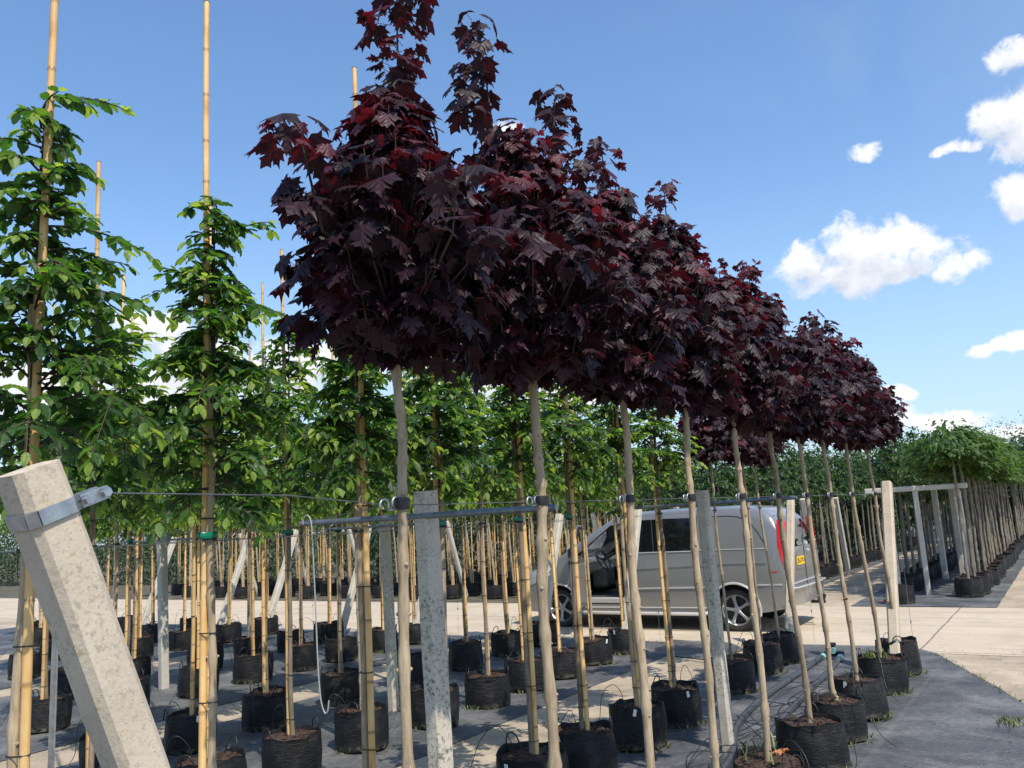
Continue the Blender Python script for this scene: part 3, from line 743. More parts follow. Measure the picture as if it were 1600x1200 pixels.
# hook that hangs a stem on the wire
def hook_mesh():
    mb = MB(); pts = []
    for k in range(9): a = math.pi * 1.25 - k / 8 * math.pi * 1.5; pts.append((0, .014 * math.cos(a) - .016, .014 * math.sin(a)))
    for k in range(9): a = math.pi * .75 - math.pi + k / 8 * math.pi * 1.5; pts.append((0, .014 * math.cos(a) + .022, .014 * math.sin(a) + .004))
    mb.tube(pts, .0028, 5); return mb.mesh('wire_hook', MT['galv'])
HOOK = hook_mesh()
WIRE_Z = 1.95
ORD = ['nearest', 'second', 'third', 'fourth', 'fifth', 'sixth', 'seventh', 'eighth', 'ninth', 'tenth', 'eleventh', 'twelfth', 'thirteenth']

def stem_xy(pts, z):
    """x,y of a stem at height z"""
    for a, b in zip(pts, pts[1:]):
        if a.z <= z <= b.z: t = (z - a.z) / max(b.z - a.z, 1e-6); return a.x + (b.x - a.x) * t, a.y + (b.y - a.y) * t
    return pts[-1].x, pts[-1].y

# ---- the row of purple maples in front (x = -1.82): base y, y at the wire, crown settings
MAPLES = [ # y base, y wire, r, R, crown top of ball, leaders, shoots, side limbs
 (2.04, 2.06, .0185, .405, 3.24, [(.00, .06, 3.84, .15)], 135, [(.05, -.46, 2.78, 3.04)]),
 (2.89, 2.91, .0225, .45, 3.42, [(.00, -.26, 3.95, .21), (.05, .26, 3.83, .18)], 145, []),
 (3.72, 3.75, .0220, .43, 3.44, [(.00, -.02, 3.80, .19), (-.12, -.25, 3.55, .12)], 130, []),
 (4.54, 4.55, .0215, .40, 3.46, [(.02, -.05, 3.80, .20)], 125, []),
 (5.46, 5.43, .0215, .37, 3.32, [(.0, .00, 3.52, .15)], 108, []),
 (6.43, 6.25, .0210, .385, 3.36, [(.0, -.12, 3.70, .19), (.05, .2, 3.45, .1)], 110, []),
 (7.23, 7.04, .0205, .34, 3.00, [(.0, .10, 3.22, .12)], 80, []),
 (8.03, 7.87, .0200, .38, 3.34, [(.0, .10, 3.62, .19)], 105, []),
 (9.13, 8.80, .0200, .38, 3.36, [(.0, .0, 3.68, .20)], 105, []),
 (10.12, 9.85, .0195, .47, 3.34, [(.0, -.2, 3.62, .13), (.0, .25, 3.45, .12)], 115, []),
]
MDESC = ['with a side shoot spreading left and pale slim stem', 'with twin pointed leaders and the thickest knobbly stem', 'with knobbly tan stem in front of the open van door',
         'with stem just left of the lichen-spotted concrete post', 'with bare lower stem crossing the van rear window panel', 'with stem crossing the red tail light of the van',
         'with crooked stem foot, just right of the van tail', 'with white tag on its black bag pot', 'with bright weeds in its black bag pot', 'at the far end before the last leaning concrete post']
for i, (yb, yt, r, Rr, zt, ld, nsh, side) in enumerate(MAPLES):
    root = empty('potted_maple_tree', (-1.82, yb, 0)); dy = yt - yb
    tag(root, f'{ORD[i]} purple front-row maple, ' + MDESC[i], 'tree', 'purple maples in the front row')
    lean = (0.0, dy * 1.22)
    path = [(0, 0, .28), (.008, dy * .35, .9), (-.006, dy * .75, 1.5), (0, dy, WIRE_Z), (0, dy * 1.15, 2.2), lean + (2.45,), (lean[0], lean[1], 2.9)]
    if i == 6: path = [(0, .05, .28), (-.01, -.02, .36), (-.01, -.03, .6)] + path[1:]
    mb, pts = stem_mb(100 + i, path, r, r * .72, n=12)
    st = mb.build('trunk', MT['maple_bark'], root)
    me, tw = maple_crown(40 + i, Rr, 2.44 + (.04 if i == 3 else 0), zt, ld, int(nsh * 1.4), lean, leaf=.106, side=side)
    c = link_obj('crown', me, root); kid(c, root)
    tw.build('twigs', MT['twig'], c)
    add_pot(root, i, (.0, .0 if i != 6 else .03), tagp=.25 if i != 7 else 1.0)
    x, y = stem_xy(pts, WIRE_Z)
    b = add_band(root, 'rubber_tie', x, y, WIRE_Z + .005, r * 1.12, r * 1.12, th=4.5 / 1.0)
    b.scale = (r * 1.12, r * 1.35, .22)
    h = link_obj('wire_hook', HOOK, root, (x - .005, y - r * 1.6 - .026, WIRE_Z)); kid(h, root); h.scale = (1.5, 1.5, 1.5)

# ---- canes & hornbeams
def horn_parts(root, seed, crown_me, twig_me, lean, r=.019, canes=((-.005, -.035, 4.5),), tie_z=1.87, green=False, maple=False, knots=.5):
    """stem + bamboo cane + ties for a tree standing in a bag"""
    rr = random.Random(seed)
    path = [(0, 0, .28), (lean[0] * .3 + rr.uniform(-.01, .01), lean[1] * .3 + rr.uniform(-.01, .01), .9), (lean[0] * .8, lean[1] * .8, 1.8), (lean[0], lean[1], 2.3), (lean[0], lean[1], 2.8)]
    mb, pts = stem_mb(seed, path, r, r * .72, n=10, knots=rr.random() < knots or maple)
    mb.build('trunk', MT['maple_bark'] if (maple or rr.random() < .35) else MT['horn_bark'], root)
    c = link_obj('crown', crown_me, root, (0, 0, 0)); kid(c, root)
    if twig_me: t = link_obj('twigs', twig_me, c); kid(t, c)
    for ci, (cx, cy, ch) in enumerate(canes):
        me = cane_mesh(seed * 3 + ci, ch - .28, (lean[0] * 1.3, lean[1] * 1.3), rr.uniform(.0165, .0190), .0140)
        o = link_obj('bamboo_cane', me, root, (cx, cy, .28)); kid(o, root)
        for z in [rr.uniform(.40, .5)] + [.28 + k * .42 + rr.uniform(-.08, .08) for k in range(1, 5)]:
            x, y = stem_xy(pts, z); gx, gy = cx + lean[0] * 1.3 * z / ch, cy + lean[1] * 1.3 * z / ch
            d = math.hypot(gx - x, gy - y)
            b = add_band(root, 'string_tie', (x + gx) / 2, (y + gy) / 2, z, d / 2 + r * 1.15, r * 1.15, math.atan2(gy - y, gx - x), tilt=rr.uniform(-.15, .15)); b.scale.z = .03
    x, y = stem_xy(pts, tie_z)
    b = add_band(root, 'rubber_tie', x, y, tie_z, r * 1.7, r * 1.35, math.pi / 2); b.scale.z = .09
    if green:
        g = add_band(root, 'green_tape', x, y - r * .6, tie_z + .02, r * 2.1, r * 1.25, math.pi / 2, mat=GBAND); g.scale.z = .07
    return pts

TREE_GRP = 'potted trees on bamboo canes'
def unique_horn(i, y, label, seed, z0=2.12, zt=3.6, R=.42, cane=4.5, cdir=(-.03, -.03), lean=(0, 0), nlat=46, green=False, feature=(), x=-3.22, r=.0185, maple=False, dens=1.0, bright=0.0, canes=None, offs=(0, 0)):
    root = empty('potted_hornbeam_tree' if not maple else 'potted_maple_tree', (x, y, 0))
    if maple:
        me, tw = maple_crown(seed, R, z0 + .25, zt - .25, [(0, 0, zt, .13)], nlat, lean, leaf=.10)
        root['group'] = 'purple maples in the second row'
    else:
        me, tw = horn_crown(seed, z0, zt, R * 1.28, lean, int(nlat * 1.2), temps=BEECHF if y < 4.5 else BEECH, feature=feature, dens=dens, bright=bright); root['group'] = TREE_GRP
    tag(root, label, 'tree')
    tm = tw.mesh('twigs', MT['twig'])
    if canes is None: canes = ((cdir[0], cdir[1], cane),) if cane else ()
    horn_parts(root, seed, me, tm, lean, r, canes, green=green, maple=maple)
    add_pot(root, seed, offs)
    return root
# second row, x = -3.22 ; angles: 0 = +X
RT = YAW   # azimuth of the camera's right
unique_horn(0, 1.56, 'closest green hornbeam at far left, cane rising out of frame behind the tilted post', 201, 2.16, 3.62, .46, 4.75, (.028, .012), nlat=54, r=.019,
            feature=((RT + .1, 3.66, .34, .25), (RT + .2, 3.12, .46, .1), (RT - .1, 2.86, .55, .1), (RT + 3.2, 3.45, .26, .5), (RT + .05, 3.36, .24, .2)))
unique_horn(1, 2.36, 'green hornbeam with green tape on its tie and the tallest single cane against open sky', 202, 2.05, 3.48, .42, 4.52, (-.030, -.012), nlat=52, green=True, r=.0185,
            feature=((RT, 3.25, .30, .7), (RT + 3.1, 3.05, .34, .3), (RT - .2, 2.95, .42, .1)))
unique_horn(2, 3.30, 'green hornbeam with cane strapped right of its stem, left of the first purple maple', 203, 2.18, 3.28, .40, 4.58, (.028, .010), nlat=46, r=.0195, green=False)
unique_horn(3, 4.0, 'green hornbeam rising behind the concrete post that carries the long pipe rail', 204, 2.15, 3.15, .40, 4.34, (-.02, -.02), nlat=42, green=True)
unique_horn(4, 4.86, 'green hornbeam with split orange fork in its stem, right of the pipe-rail post', 205, 2.2, 3.2, .38, 3.2, (.02, .02), nlat=42, green=True, r=.0185)
unique_horn(5, 5.56, 'green hornbeam in a bag pot with a rust-red fallen leaf, before the open van door', 206, 2.2, 3.15, .36, 3.1, (.025, .015), nlat=40, green=True, r=.019)
unique_horn(6, 6.44, 'green hornbeam with a fresh sprout on its tie, before the van driver seat', 207, 2.2, 3.1, .38, 2.9, (.03, .01), nlat=40, feature=((RT + 3.3, 1.92, .10, .2), (RT + 3.0, 2.3, .40, -.1)))
unique_horn(7, 7.25, 'green hornbeam standing free in a full round bag pot before the van side window', 208, 2.15, 3.2, .42, 2.9, (-.03, -.01), nlat=44, bright=.1, feature=((RT, 2.45, .5, .05), (RT + .3, 2.6, .45, 0)))
unique_horn(8, 8.74, 'small purple maple of the second row, its stem crossing the van rear wheel', 209, 2.15, 3.2, .36, 0, maple=True, nlat=70, r=.015, lean=(0, -.06))
unique_horn(9, 9.81, 'small purple maple of the second row, right behind the stem crossing the van wheel', 210, 2.15, 3.15, .36, 0, maple=True, nlat=70, r=.015, lean=(0, -.05))
unique_horn(10, 10.45, 'small purple maple of the second row, last in line beside the van bumper', 211, 2.15, 3.15, .38, 0, maple=True, nlat=70, r=.016, lean=(0, -.25))

# ---- prototypes for the rows behind
HV = []
for k in range(6):
    me, tw = horn_crown(300 + k, 2.12, 3.58 + .12 * (k % 3), .66, (0, 0), 58, leaf=.088, bright=.04 + .09 * (k % 3))
    HV.append((me, tw.mesh('twigs', MT['twig'])))
PROTO = []
def proto(k):
    root = empty('potted_hornbeam_tree', (0, 0, -50)); rr = random.Random(900 + k)
    lean = (rr.uniform(-.03, .03), rr.uniform(-.03, .03))
    a = rr.random() * 6.28
    canes = [(.032 * math.cos(a), .032 * math.sin(a), rr.choice((4.55, 3.4, 2.6, 4.3)))]
    horn_parts(root, 400 + k, HV[k % 6][0], HV[k % 6][1], lean, rr.uniform(.015, .0195), canes, green=(k % 4 == 1))
    add_pot(root, 30 + k)
    return root
protos = [proto(k) for k in range(9)]
used = [False] * 9
# rows: x, name, ys
BACK = [(-5.36, 'third', [3.05, 3.92, 4.66, 5.5, 6.38, 7.26, 8.07, 8.82, 9.74, 10.6]),
        (-6.93, 'fourth', [4.1, 4.86, 5.73, 6.81, 7.85, 8.95, 10.0, 10.9]),
        (-9.15, 'fifth', [4.72, 5.6, 6.5, 7.36, 8.2, 8.94, 9.85, 10.6]),
        (-10.8, 'sixth', [5.79, 6.7, 7.8, 8.55, 9.4, 10.3]),
        (-13.05, 'seventh', [6.4, 7.25, 8.2, 9.05, 9.9, 10.8]),
        (-14.7, 'eighth', [7.73, 8.6, 9.5, 10.4]),
        (-17.0, 'ninth', [8.6, 9.5, 10.4]), (-18.6, 'tenth', [9.2, 10.2])]
def place(root, x, y, rz, sc=1.0):
    root.location = (x, y, 0); root.rotation_euler = (0, 0, rz); root.scale = (1, 1, sc)
rnd = random.Random(5); cnt = 0
for (x, rn, ys) in BACK:
    for j, y in enumerate(ys):
        k = (cnt * 4 + j) % 9; cnt += 1
        if not used[k]: o = protos[k]; used[k] = True
        else: o = copy_tree(protos[k])
        place(o, x + rnd.uniform(-.05, .05), y, rnd.random() * 6.28)
        tag(o, f'{ORD[j]} caned green hornbeam in the {rn} row of pots counted from the purple maples', 'tree', TREE_GRP)

# ------------------------------------------------------------------ concrete posts, pipes, wires
def post_mb(w, d, pts, bev=.012, taper=0.0):
    """square chamfered post along a straight axis pts[0] -> pts[1]"""
    a, b = Vector(pts[0]), Vector(pts[1]); t = (b - a).normalized()
    X = Vector((1, 0, 0)); X = (X - t * X.dot(t)).normalized(); Y = t.cross(X)
    mb = MB(); vs = []; n = 24; L = (b - a).length; rr = random.Random(int(L * 1000))
    for i in range(n + 1):
        f = i / n; p = a + (b - a) * f; k = 1 - taper * f
        if i == n: k *= .97
        W, D = w / 2 * k, d / 2 * k; c = bev
        for (x, y) in ((W, -D + c), (W, D - c), (W - c, D), (-W + c, D), (-W, D - c), (-W, -D + c), (-W + c, -D), (W - c, -D)):
            j = Vector((rr.uniform(-1, 1), rr.uniform(-1, 1), 0)) * (.0012)
            vs.append(p + X * x + Y * y + j)
    fs = [(i * 8 + k, i * 8 + (k + 1) % 8, (i + 1) * 8 + (k + 1) % 8, (i + 1) * 8 + k) for i in range(n) for k in range(8)]
    fs += [tuple(range(7, -1, -1)), tuple(range(n * 8, n * 8 + 8))]
    mb.add(vs, fs); return mb
def post(name, w, p0, p1, mat, label, group=None, bev=.015, d=None):
    root = empty(name, p0); q = Vector(p1) - Vector(p0)
    post_mb(w, d or w, [(0, 0, 0), tuple(q)], bev).build('shaft', MT[mat], root, angle=25)
    tag(root, label, 'post', group); return root
# tilted end post close to the camera
bx = -1.82; top = Vector((bx, .882, 2.045)); ax = Vector((0, .39, -1.0)); foot = top + ax * 2.1
root = empty('end_post', tuple(foot)); Lp = top - foot
post_mb(.106, .106, [(0, 0, 0), tuple(Lp)], .016).build('shaft', MT['conc_post'], root, angle=22)
tag(root, 'thick pitted concrete post leaning across the lower left with a steel strap clamp', 'post')
an = Lp.normalized(); Xc = Vector((1, 0, 0)); Yc = an.cross(Xc).normalized()    # Yc points roughly +/-Y
def onp(u_, x, y): return Vector(an) * u_ + Xc * x + Yc * y
Lt = Lp.length; uc = Lt - .100
mb = MB(); w = .056; c = .018; hb = .0165
prof = [(w, -w + c), (w, w - c), (w - c, w), (-w + c, w), (-w, w - c), (-w, -w + c), (-w + c, -w), (w - c, -w)]
sgn = 1 if Yc.y > 0 else -1
for i in range(8):
    (x0, y0), (x1, y1) = prof[i], prof[(i + 1) % 8]
    nx, ny = (y1 - y0), -(x1 - x0); l = math.hypot(nx, ny); nx, ny = nx / l * .004, ny / l * .004
    A = [onp(uc + s * hb, x0, y0) for s in (-1, 1)] + [onp(uc + s * hb, x1, y1) for s in (1, -1)]
    B = [onp(uc + s * hb, x0 + nx, y0 + ny) for s in (-1, 1)] + [onp(uc + s * hb, x1 + nx, y1 + ny) for s in (1, -1)]
    mb.add(A + B, [(3, 2, 1, 0), (4, 5, 6, 7), (0, 1, 5, 4), (2, 3, 7, 6), (1, 2, 6, 5), (3, 0, 4, 7)])
clamp = mb.build('strap_clamp', MT['galv'], root, smooth=False)
for sx in (-1, 1):                                # two ears reaching towards the row, holding the wire bolt
    e = MB(); pts2 = [(.0, -.015), (.055, -.016), (.067, -.009), (.069, .005), (.063, .013), (.0, .015)]
    xx = w * .55 + sx * .020
    vs = [onp(uc + q, xx + dx, sgn * (w + p)) for dx in (-.0025, .0025) for p, q in pts2]
    n = len(pts2); e.add(vs, [tuple(range(n)), tuple(range(2 * n - 1, n - 1, -1))] + [(i, (i + 1) % n, n + (i + 1) % n, n + i) for i in range(n)])
    e.build('clamp_ear', MT['galv'], clamp, smooth=False)
for p in (.010, .052):
    e = MB(); a_ = onp(uc, w * .55 - .030, sgn * (w + p)); b_ = onp(uc, w * .55 + .034, sgn * (w + p))
    e.tube([tuple(a_), tuple(b_)], .0055, 8)
    hh = (b_ - a_).normalized(); e.tube([tuple(b_ - hh * .004), tuple(b_ + hh * .006)], .0105, 6)
    e.build('bolt', MT['galv'], clamp, angle=30)
anchor = foot + onp(uc, w * .55, sgn * (w + .052))
# flat galvanised bar beside the first cane
mb = MB(); mb.box((0, 0, .98), (.035, .006, 1.96)); o = mb.build('steel_stake', MT['galv'], None, (-3.06, 1.60, 0)); tag(o, 'thin galvanised flat stake upright beside the leftmost cane', 'stake')

post('concrete_post', .092, (-2.52, 3.08, 0), (-2.53, 3.03, 2.04), 'conc_lichen', 'grey lichen-spotted concrete post carrying the long pipe rail at frame centre', 'upright trellis posts', .016, .10)
post('concrete_post', .092, (-2.52, 6.60, 0), (-2.52, 6.54, 2.04), 'conc_lichen', 'speckled concrete post with bright right edge standing before the van side', 'upright trellis posts', .016, .10)

post('concrete_post', .095, (-6.14, 6.72, 0), (-6.14, 6.66, 1.98), 'conc_lichen', 'shaded concrete post between the third and fourth rows, left of the first maple stem', 'upright trellis posts', .016, .10)
post('concrete_post', .100, (-9.98, 6.62, 0), (-9.98, 6.56, 1.95), 'conc_pale', 'pale concrete post among pots just right of the big tilted post', 'upright trellis posts', .016, .11)
# leaning end posts at the road side of every row
ENDS = [(-1.82, 10.68, 2.08, .115, 'conc_post', 'tan leaning end post at the far end of the purple maple row'),
        (-3.22, 11.62, 1.98, .10, 'conc_post', 'narrow leaning end post standing just behind the van tail light, nearest the bumper'),
        (-5.36, 11.28, 1.95, .11, 'conc_pale', 'pale leaning end post right of the open van door, on the dark window edge'),
        (-6.93, 11.65, 1.93, .115, 'conc_pale', 'pale leaning end post in front of the van bonnet'),
        (-9.15, 11.3, 1.93, .11, 'conc_pale', 'pale leaning end post of the fifth row, before the road'),
        (-10.8, 11.3, 1.93, .11, 'conc_pale', 'pale leaning end post of the sixth row, before the road'),
        (-13.05, 11.55, 1.93, .115, 'conc_pale', 'wide pale slanting post of the seventh row, seen against the road'),
        (-14.7, 11.75, 1.93, .115, 'conc_pale', 'shadow-streaked slanting post of the eighth row at left'),
        (-17.0, 11.5, 1.93, .115, 'conc_pale', 'pale slanting post of the ninth row, far left')]
for x, y, z, w_, m_, lab in ENDS:
    post('end_post', w_, (x, y - .42 * z, 0), (x, y, z), m_, lab, 'leaning end posts by the road', .018)
    mb = MB(); mb.tube([(0, -.01, 0), (0, .0, z * .4), (0, 0, z)], .0022, 4); mb.box((0, 0, .42), (.012, .012, .03))
    o = mb.build('guy_wire', MT['wire'], None, (x, y + .42, 0)); tag(o, 'thin upright guy wire with small clamp at the road end of row ' + f'{["one","two","three","four","five","six","seven","eight","nine"][ENDS.index((x,y,z,w_,m_,lab))]}', 'wire', 'guy wires by the road')
# pipe rails
def pipe(p0, p1, r, label):
    mb = MB(); a, b = Vector(p0), Vector(p1); q = b - a
    mb.tube([(0, 0, 0), tuple(q * .33), tuple(q * .66), tuple(q)], r, 14)
    o = mb.build('pipe_rail', MT['galv_dark'], None, p0); tag(o, label, 'pipe', 'galvanised pipe rails'); return o
pipe((-3.32, 2.975, 1.925), (-1.80, 3.005, 1.925), .0148, 'nearest galvanised pipe rail crossing the first upright post')
pipe((-3.24, 6.63, 1.93), (-1.78, 6.60, 1.935), .0148, 'second galvanised pipe rail crossing in front of the van roof')
pipe((-6.98, 6.62, 1.90), (-5.32, 6.60, 1.90), .0140, 'pipe rail on the shaded post left of the first maple')
pipe((-10.85, 6.52, 1.88), (-9.1, 6.50, 1.88), .0140, 'distant pipe rail on the pale post at left')
# wires
def wire(pts, r, label, mat='wire', name='wire', group='tie wires'):
    mb = MB(); a = Vector(pts[0]); mb.tube([tuple(Vector(p) - a) for p in pts], r, 5)
    o = mb.build(name, MT[mat], None, pts[0]); tag(o, label, 'wire', group); return o
wl = [tuple(anchor), (-1.835, 1.6, 1.985), (-1.85, 2.05, WIRE_Z), (-1.845, 3.0, WIRE_Z + .003)]
wl += [(-1.845, y, WIRE_Z + (.003 if i % 2 else -.002)) for i, y in enumerate((3.75, 4.6, 5.5, 6.4, 7.2, 8, 9, 9.9))] + [(-1.82, 10.62, 2.0)]
wire(wl, .0020, 'steel tie wire strung through the purple maple row from the clamp')
wire([(-3.25, 2.99, 1.94), (-2.6, 2.55, 1.945), (-1.86, 2.07, 1.955)], .0020, 'slanting stay wire from the left pipe end to the first maple hook')
for (x, y0, y1, z, lab) in [(-3.19, .4, 11.6, 1.87, 'tie wire of the second row behind the maples'), (-5.33, 2, 11.3, 1.86, 'tie wire of the third row'), (-6.9, 2, 11.6, 1.86, 'tie wire of the fourth row'),
                      (-9.12, 3, 11.3, 1.86, 'tie wire of the fifth row'), (-10.77, 4, 11.3, 1.86, 'tie wire of the sixth row'), (-13.02, 5, 11.5, 1.86, 'tie wire of the seventh row')]:
    wire([(x, y0, z), (x + .01, (y0 + y1) / 2, z - .015), (x, y1, z)], .0018, lab)
# looped white cord on the pipe end
CORD = [(-.05, 0, -.01), (-.046, 0, .018), (-.02, 0, .034), (0, 0, .02), (.012, .0, -.02), (.018, .0, -.12), (.02, .01, -.4), (.026, .015, -.7), (.036, .02, -.86), (.052, .028, -.925), (.072, .03, -.92), (.084, .03, -.86)]
mb = MB(); P_ = [Vector(p) for p in CORD]; out_ = []
for i_ in range(len(P_) - 1):
    for k_ in range(5):
        f = k_ / 5; a_, b_, c_, d_ = P_[max(i_ - 1, 0)], P_[i_], P_[i_ + 1], P_[min(i_ + 2, len(P_) - 1)]
        out_.append(tuple(.5 * ((2 * b_) + (c_ - a_) * f + (2 * a_ - 5 * b_ + 4 * c_ - d_) * f * f + (3 * b_ - 3 * c_ + d_ - a_) * f ** 3)))
mb.tube(out_, .0036, 8)
o = mb.build('cord', MT['cord'], None, (-3.24, 2.96, 1.93)); tag(o, 'white cord hooked over the pipe end and hanging down', 'cord')

# irrigation hoses near the maples' feet
def hose(pts, r, mat, label, name='hose', group=None, n=8):
    P = [Vector(p) for p in pts]; out = []
    for i in range(len(P) - 1):
        for k in range(6):
            f = k / 6; a_, b_, c_, d_ = P[max(i - 1, 0)], P[i], P[i + 1], P[min(i + 2, len(P) - 1)]
            out.append(tuple(.5 * ((2 * b_) + (c_ - a_) * f + (2 * a_ - 5 * b_ + 4 * c_ - d_) * f * f + (3 * b_ - 3 * c_ + d_ - a_) * f ** 3) - P[0]))
    out.append(tuple(P[-1] - P[0]))
    mb = MB(); mb.tube(out, r, n); o = mb.build(name, MT[mat], None, tuple(P[0])); tag(o, label, 'hose', group); return o
hose([(-2.79, 10.8, .06), (-2.80, 10.2, .035), (-2.80, 9.4, .034), (-2.78, 8.2, .034), (-2.66, 7.2, .034), (-2.42, 6.4, .034), (-2.36, 5.8, .034), (-2.6, 5.2, .034), (-2.9, 4.4, .034)], .031, 'hose_grey', 'thick grey irrigation hose curving along the ground behind the maple pots')
hose([(-2.58, 10.6, .05), (-2.54, 10.1, .034), (-2.48, 9.1, .034), (-2.40, 7.8, .034), (-2.30, 6.8, .034), (-2.22, 6.1, .034), (-2.3, 5.3, .034), (-2.7, 4.5, .034)], .030, 'hose_grey', 'thick grey irrigation hose lying closer to the maple pots')
rh = random.Random(77)
for k in range(11):
    y0 = rh.uniform(7.2, 10.6); x0 = -2.3 + rh.uniform(-.15, .1); pts = [(x0, y0, .04)]
    yy = y0
    for j in range(5):
        yy -= rh.uniform(.3, .75); pts.append((-2.3 + rh.uniform(-.38, .32), yy, rh.uniform(.012, .15) if j % 2 else .014))
    hose(pts, .0042, 'black_pl', 'thin black drip line tangled among the irrigation hoses', 'drip_line', 'tangled drip lines', 5)
root = empty('hose_valve', (-2.68, 10.78, 0)); tag(root, 'hose valve with pale aqua couplings behind the far maple pots', 'valve')
mb = MB(); mb.tube([(-.1, 0, .07), (.12, .02, .07)], .034, 10); mb.tube([(0, 0, .05), (0, 0, .17)], .03, 10); mb.tube([(0, 0, .17), (0, 0, .20)], .045, 8); mb.build('valve_body', MT['black_pl'], root, angle=30)
for p, q in (((-.10, -.08, .055), (-.1, -.14, .045)), ((.11, -.10, .055), (.1, -.17, .05)), ((.02, -.04, .12), (.02, -.09, .12))):
    mb = MB(); mb.tube([p, q], .036, 10); mb.build('coupling', MT['aqua'], root, angle=30)

# weeds round the pot feet and along the joints
def weeds():
    rr = random.Random(4); mb = MB()
    spots = []
    for (y, *_r) in MAPLES[3:]: spots += [(-1.82 + .25 * math.cos(a), y + .25 * math.sin(a), .05) for a in [rr.uniform(-2.6, .6) for _ in range(34)]]
    for y in (4.86, 5.56, 6.44, 7.25, 8.74, 9.8, 10.45): spots += [(-3.22 + .25 * math.cos(a), y + .25 * math.sin(a), .04) for a in [rr.uniform(-2.8, .4) for _ in range(26)]]
    for x, rn, ys in BACK[:4]:
        for y in ys: spots += [(x + .25 * math.cos(a), y + .25 * math.sin(a), .05) for a in [rr.uniform(-2.8, .4) for _ in range(rr.choice((0, 8, 26)))]]
    for k in range(160): spots.append((rr.uniform(-9, -1.9), 11.5 + rr.gauss(0, .05), .035))
    for k in range(120):
        t = rr.random(); spots.append((-1.65 + 1.03 * t + rr.gauss(0, .03), 11.5 - 2.5 * t, .025))
    for k in range(55): spots.append((-.68 + rr.gauss(0, .05), 8.2 + rr.gauss(0, .09), .05))
    for k in range(26): spots.append((-.68 + rr.gauss(0, .012), 8.1 - 1.4 * rr.random(), .012))
    for k in range(60): spots.append((.20 + rr.gauss(0, .07), 7.2 + rr.gauss(0, .12), .05))
    for (x, y, h) in spots:
        for j in range(4):
            a = rr.random() * 6.28; l = h * rr.uniform(.4, 1.2); dx, dy = math.cos(a) * l * .6, math.sin(a) * l * .6; w = .0025
            px, py = -math.sin(a) * w, math.cos(a) * w
            mb.add([(x - px, y - py, .008), (x + px, y + py, .008), (x + dx * .5 + px, y + dy * .5 + py, l * .7), (x + dx * .5 - px, y + dy * .5 - py, l * .7), (x + dx, y + dy, l)], [(0, 1, 2, 3), (3, 2, 4)])
    o = mb.build('weeds', MT['grass'], smooth=False); tag(o, 'small green weeds and grass tufts round pot feet and slab joints', 'weeds', kind='stuff')
    # potted weeds
    for (x, y, n, h, col, lab) in [(-1.82, 9.13, 70, .10, 'grass', 'bright green grass tuft growing in the ninth maple pot'), (-1.82, 5.46, 14, .12, 'grass', 'small leafy seedling in the maple pot at the bottom edge')]:
        mb = MB()
        for k in range(n):
            a = rr.random() * 6.28; q = rr.random() * .16; bx_, by_ = q * math.cos(a), q * math.sin(a); l = h * rr.uniform(.4, 1.1); w = .006; a2 = rr.random() * 6.28
            px, py = -math.sin(a2) * w, math.cos(a2) * w; dx, dy = math.cos(a2) * l * .5, math.sin(a2) * l * .5
            mb.add([(bx_ - px, by_ - py, 0), (bx_ + px, by_ + py, 0), (bx_ + dx * .6 + px, by_ + dy * .6 + py, l * .8), (bx_ + dx * .6 - px, by_ + dy * .6 - py, l * .8), (bx_ + dx, by_ + dy, l)], [(0, 1, 2, 3), (3, 2, 4)])
        o = mb.build('grass_tuft', MT['grass'], None, (x - .03, y - .02, .31), smooth=False); tag(o, lab, 'weeds')
weeds()
# fallen dry leaves
MT['dry'] = simple('dry_leaf', (.42, .17, .06), .7, var=.3)
for (x, y, z, lab, s) in [(-3.40, 5.44, .345, 'rust-red dry leaf lying in a bag pot of the second row', .11), (-1.86, 10.0, .78, 'small orange leaf stuck on the last maple stem', .06), (-1.80, 7.9, 1.02, 'small orange leaf on the eighth maple stem', .05),
                  (-1.72, 5.40, .37, 'curled brown leaf in the maple pot at the bottom edge', .08)]:
    tv, tf = MAPLE[1]; mb = MB(); mb.add([(a * s, b * s, c * s * 1.8 + .01) for a, b, c in tv], tf)
    o = mb.build('dry_leaf', MT['dry'], None, (x, y, z)); o.rotation_euler = (.5, .3, x * 9); tag(o, lab, 'leaf')

# ------------------------------------------------------------------ the van
def mat_paint():
    m, N, b = new_mat('van_paint')
    b.inputs['Base Color'].default_value = (.23, .228, .225, 1); b.inputs['Metallic'].default_value = .55; b.inputs['Roughness'].default_value = .36
    b.inputs['Coat Weight'].default_value = .6; b.inputs['Coat Roughness'].default_value = .06
    tc = N.add('ShaderNodeTexCoord'); sp = N.add('ShaderNodeSeparateXYZ'); N.link(tc.outputs['Object'], sp.inputs[0])
    dust = N.math('MULTIPLY', N.mapr(sp.outputs[2], .25, .75, .55, 0, True), N.mapr(N.noise(tc.outputs['Object'], 3, 5), .35, .65, .4, 1))
    c = N.mix(dust, (.30, .29, .275), (.38, .335, .275)); N.link(c, b.inputs['Base Color'])
    N.put(b.inputs['Roughness'], N.mapr(dust, 0, .5, .36, .7))
    return m
MT['paint'] = mat_paint()
MT['glass'] = simple('dark_glass', (.006, .007, .008), .04, 0, .1, 3, spec=.35)
MT['tyre'] = simple('tyre_rubber', (.022, .021, .020), .8)
MT['alloy'] = simple('alloy_rim', (.50, .51, .52), .3, .8, .1)
MT['dark'] = simple('dark_plastic', (.014, .014, .015), .6)
MT['trim'] = simple('bright_trim', (.62, .61, .59), .3, .4, .06)
MT['red'] = simple('red_lamp', (.62, .015, .02), .12, 0, .15, 8, spec=.8)
MT['grey_pl'] = simple('grey_lining', (.16, .16, .155), .6)
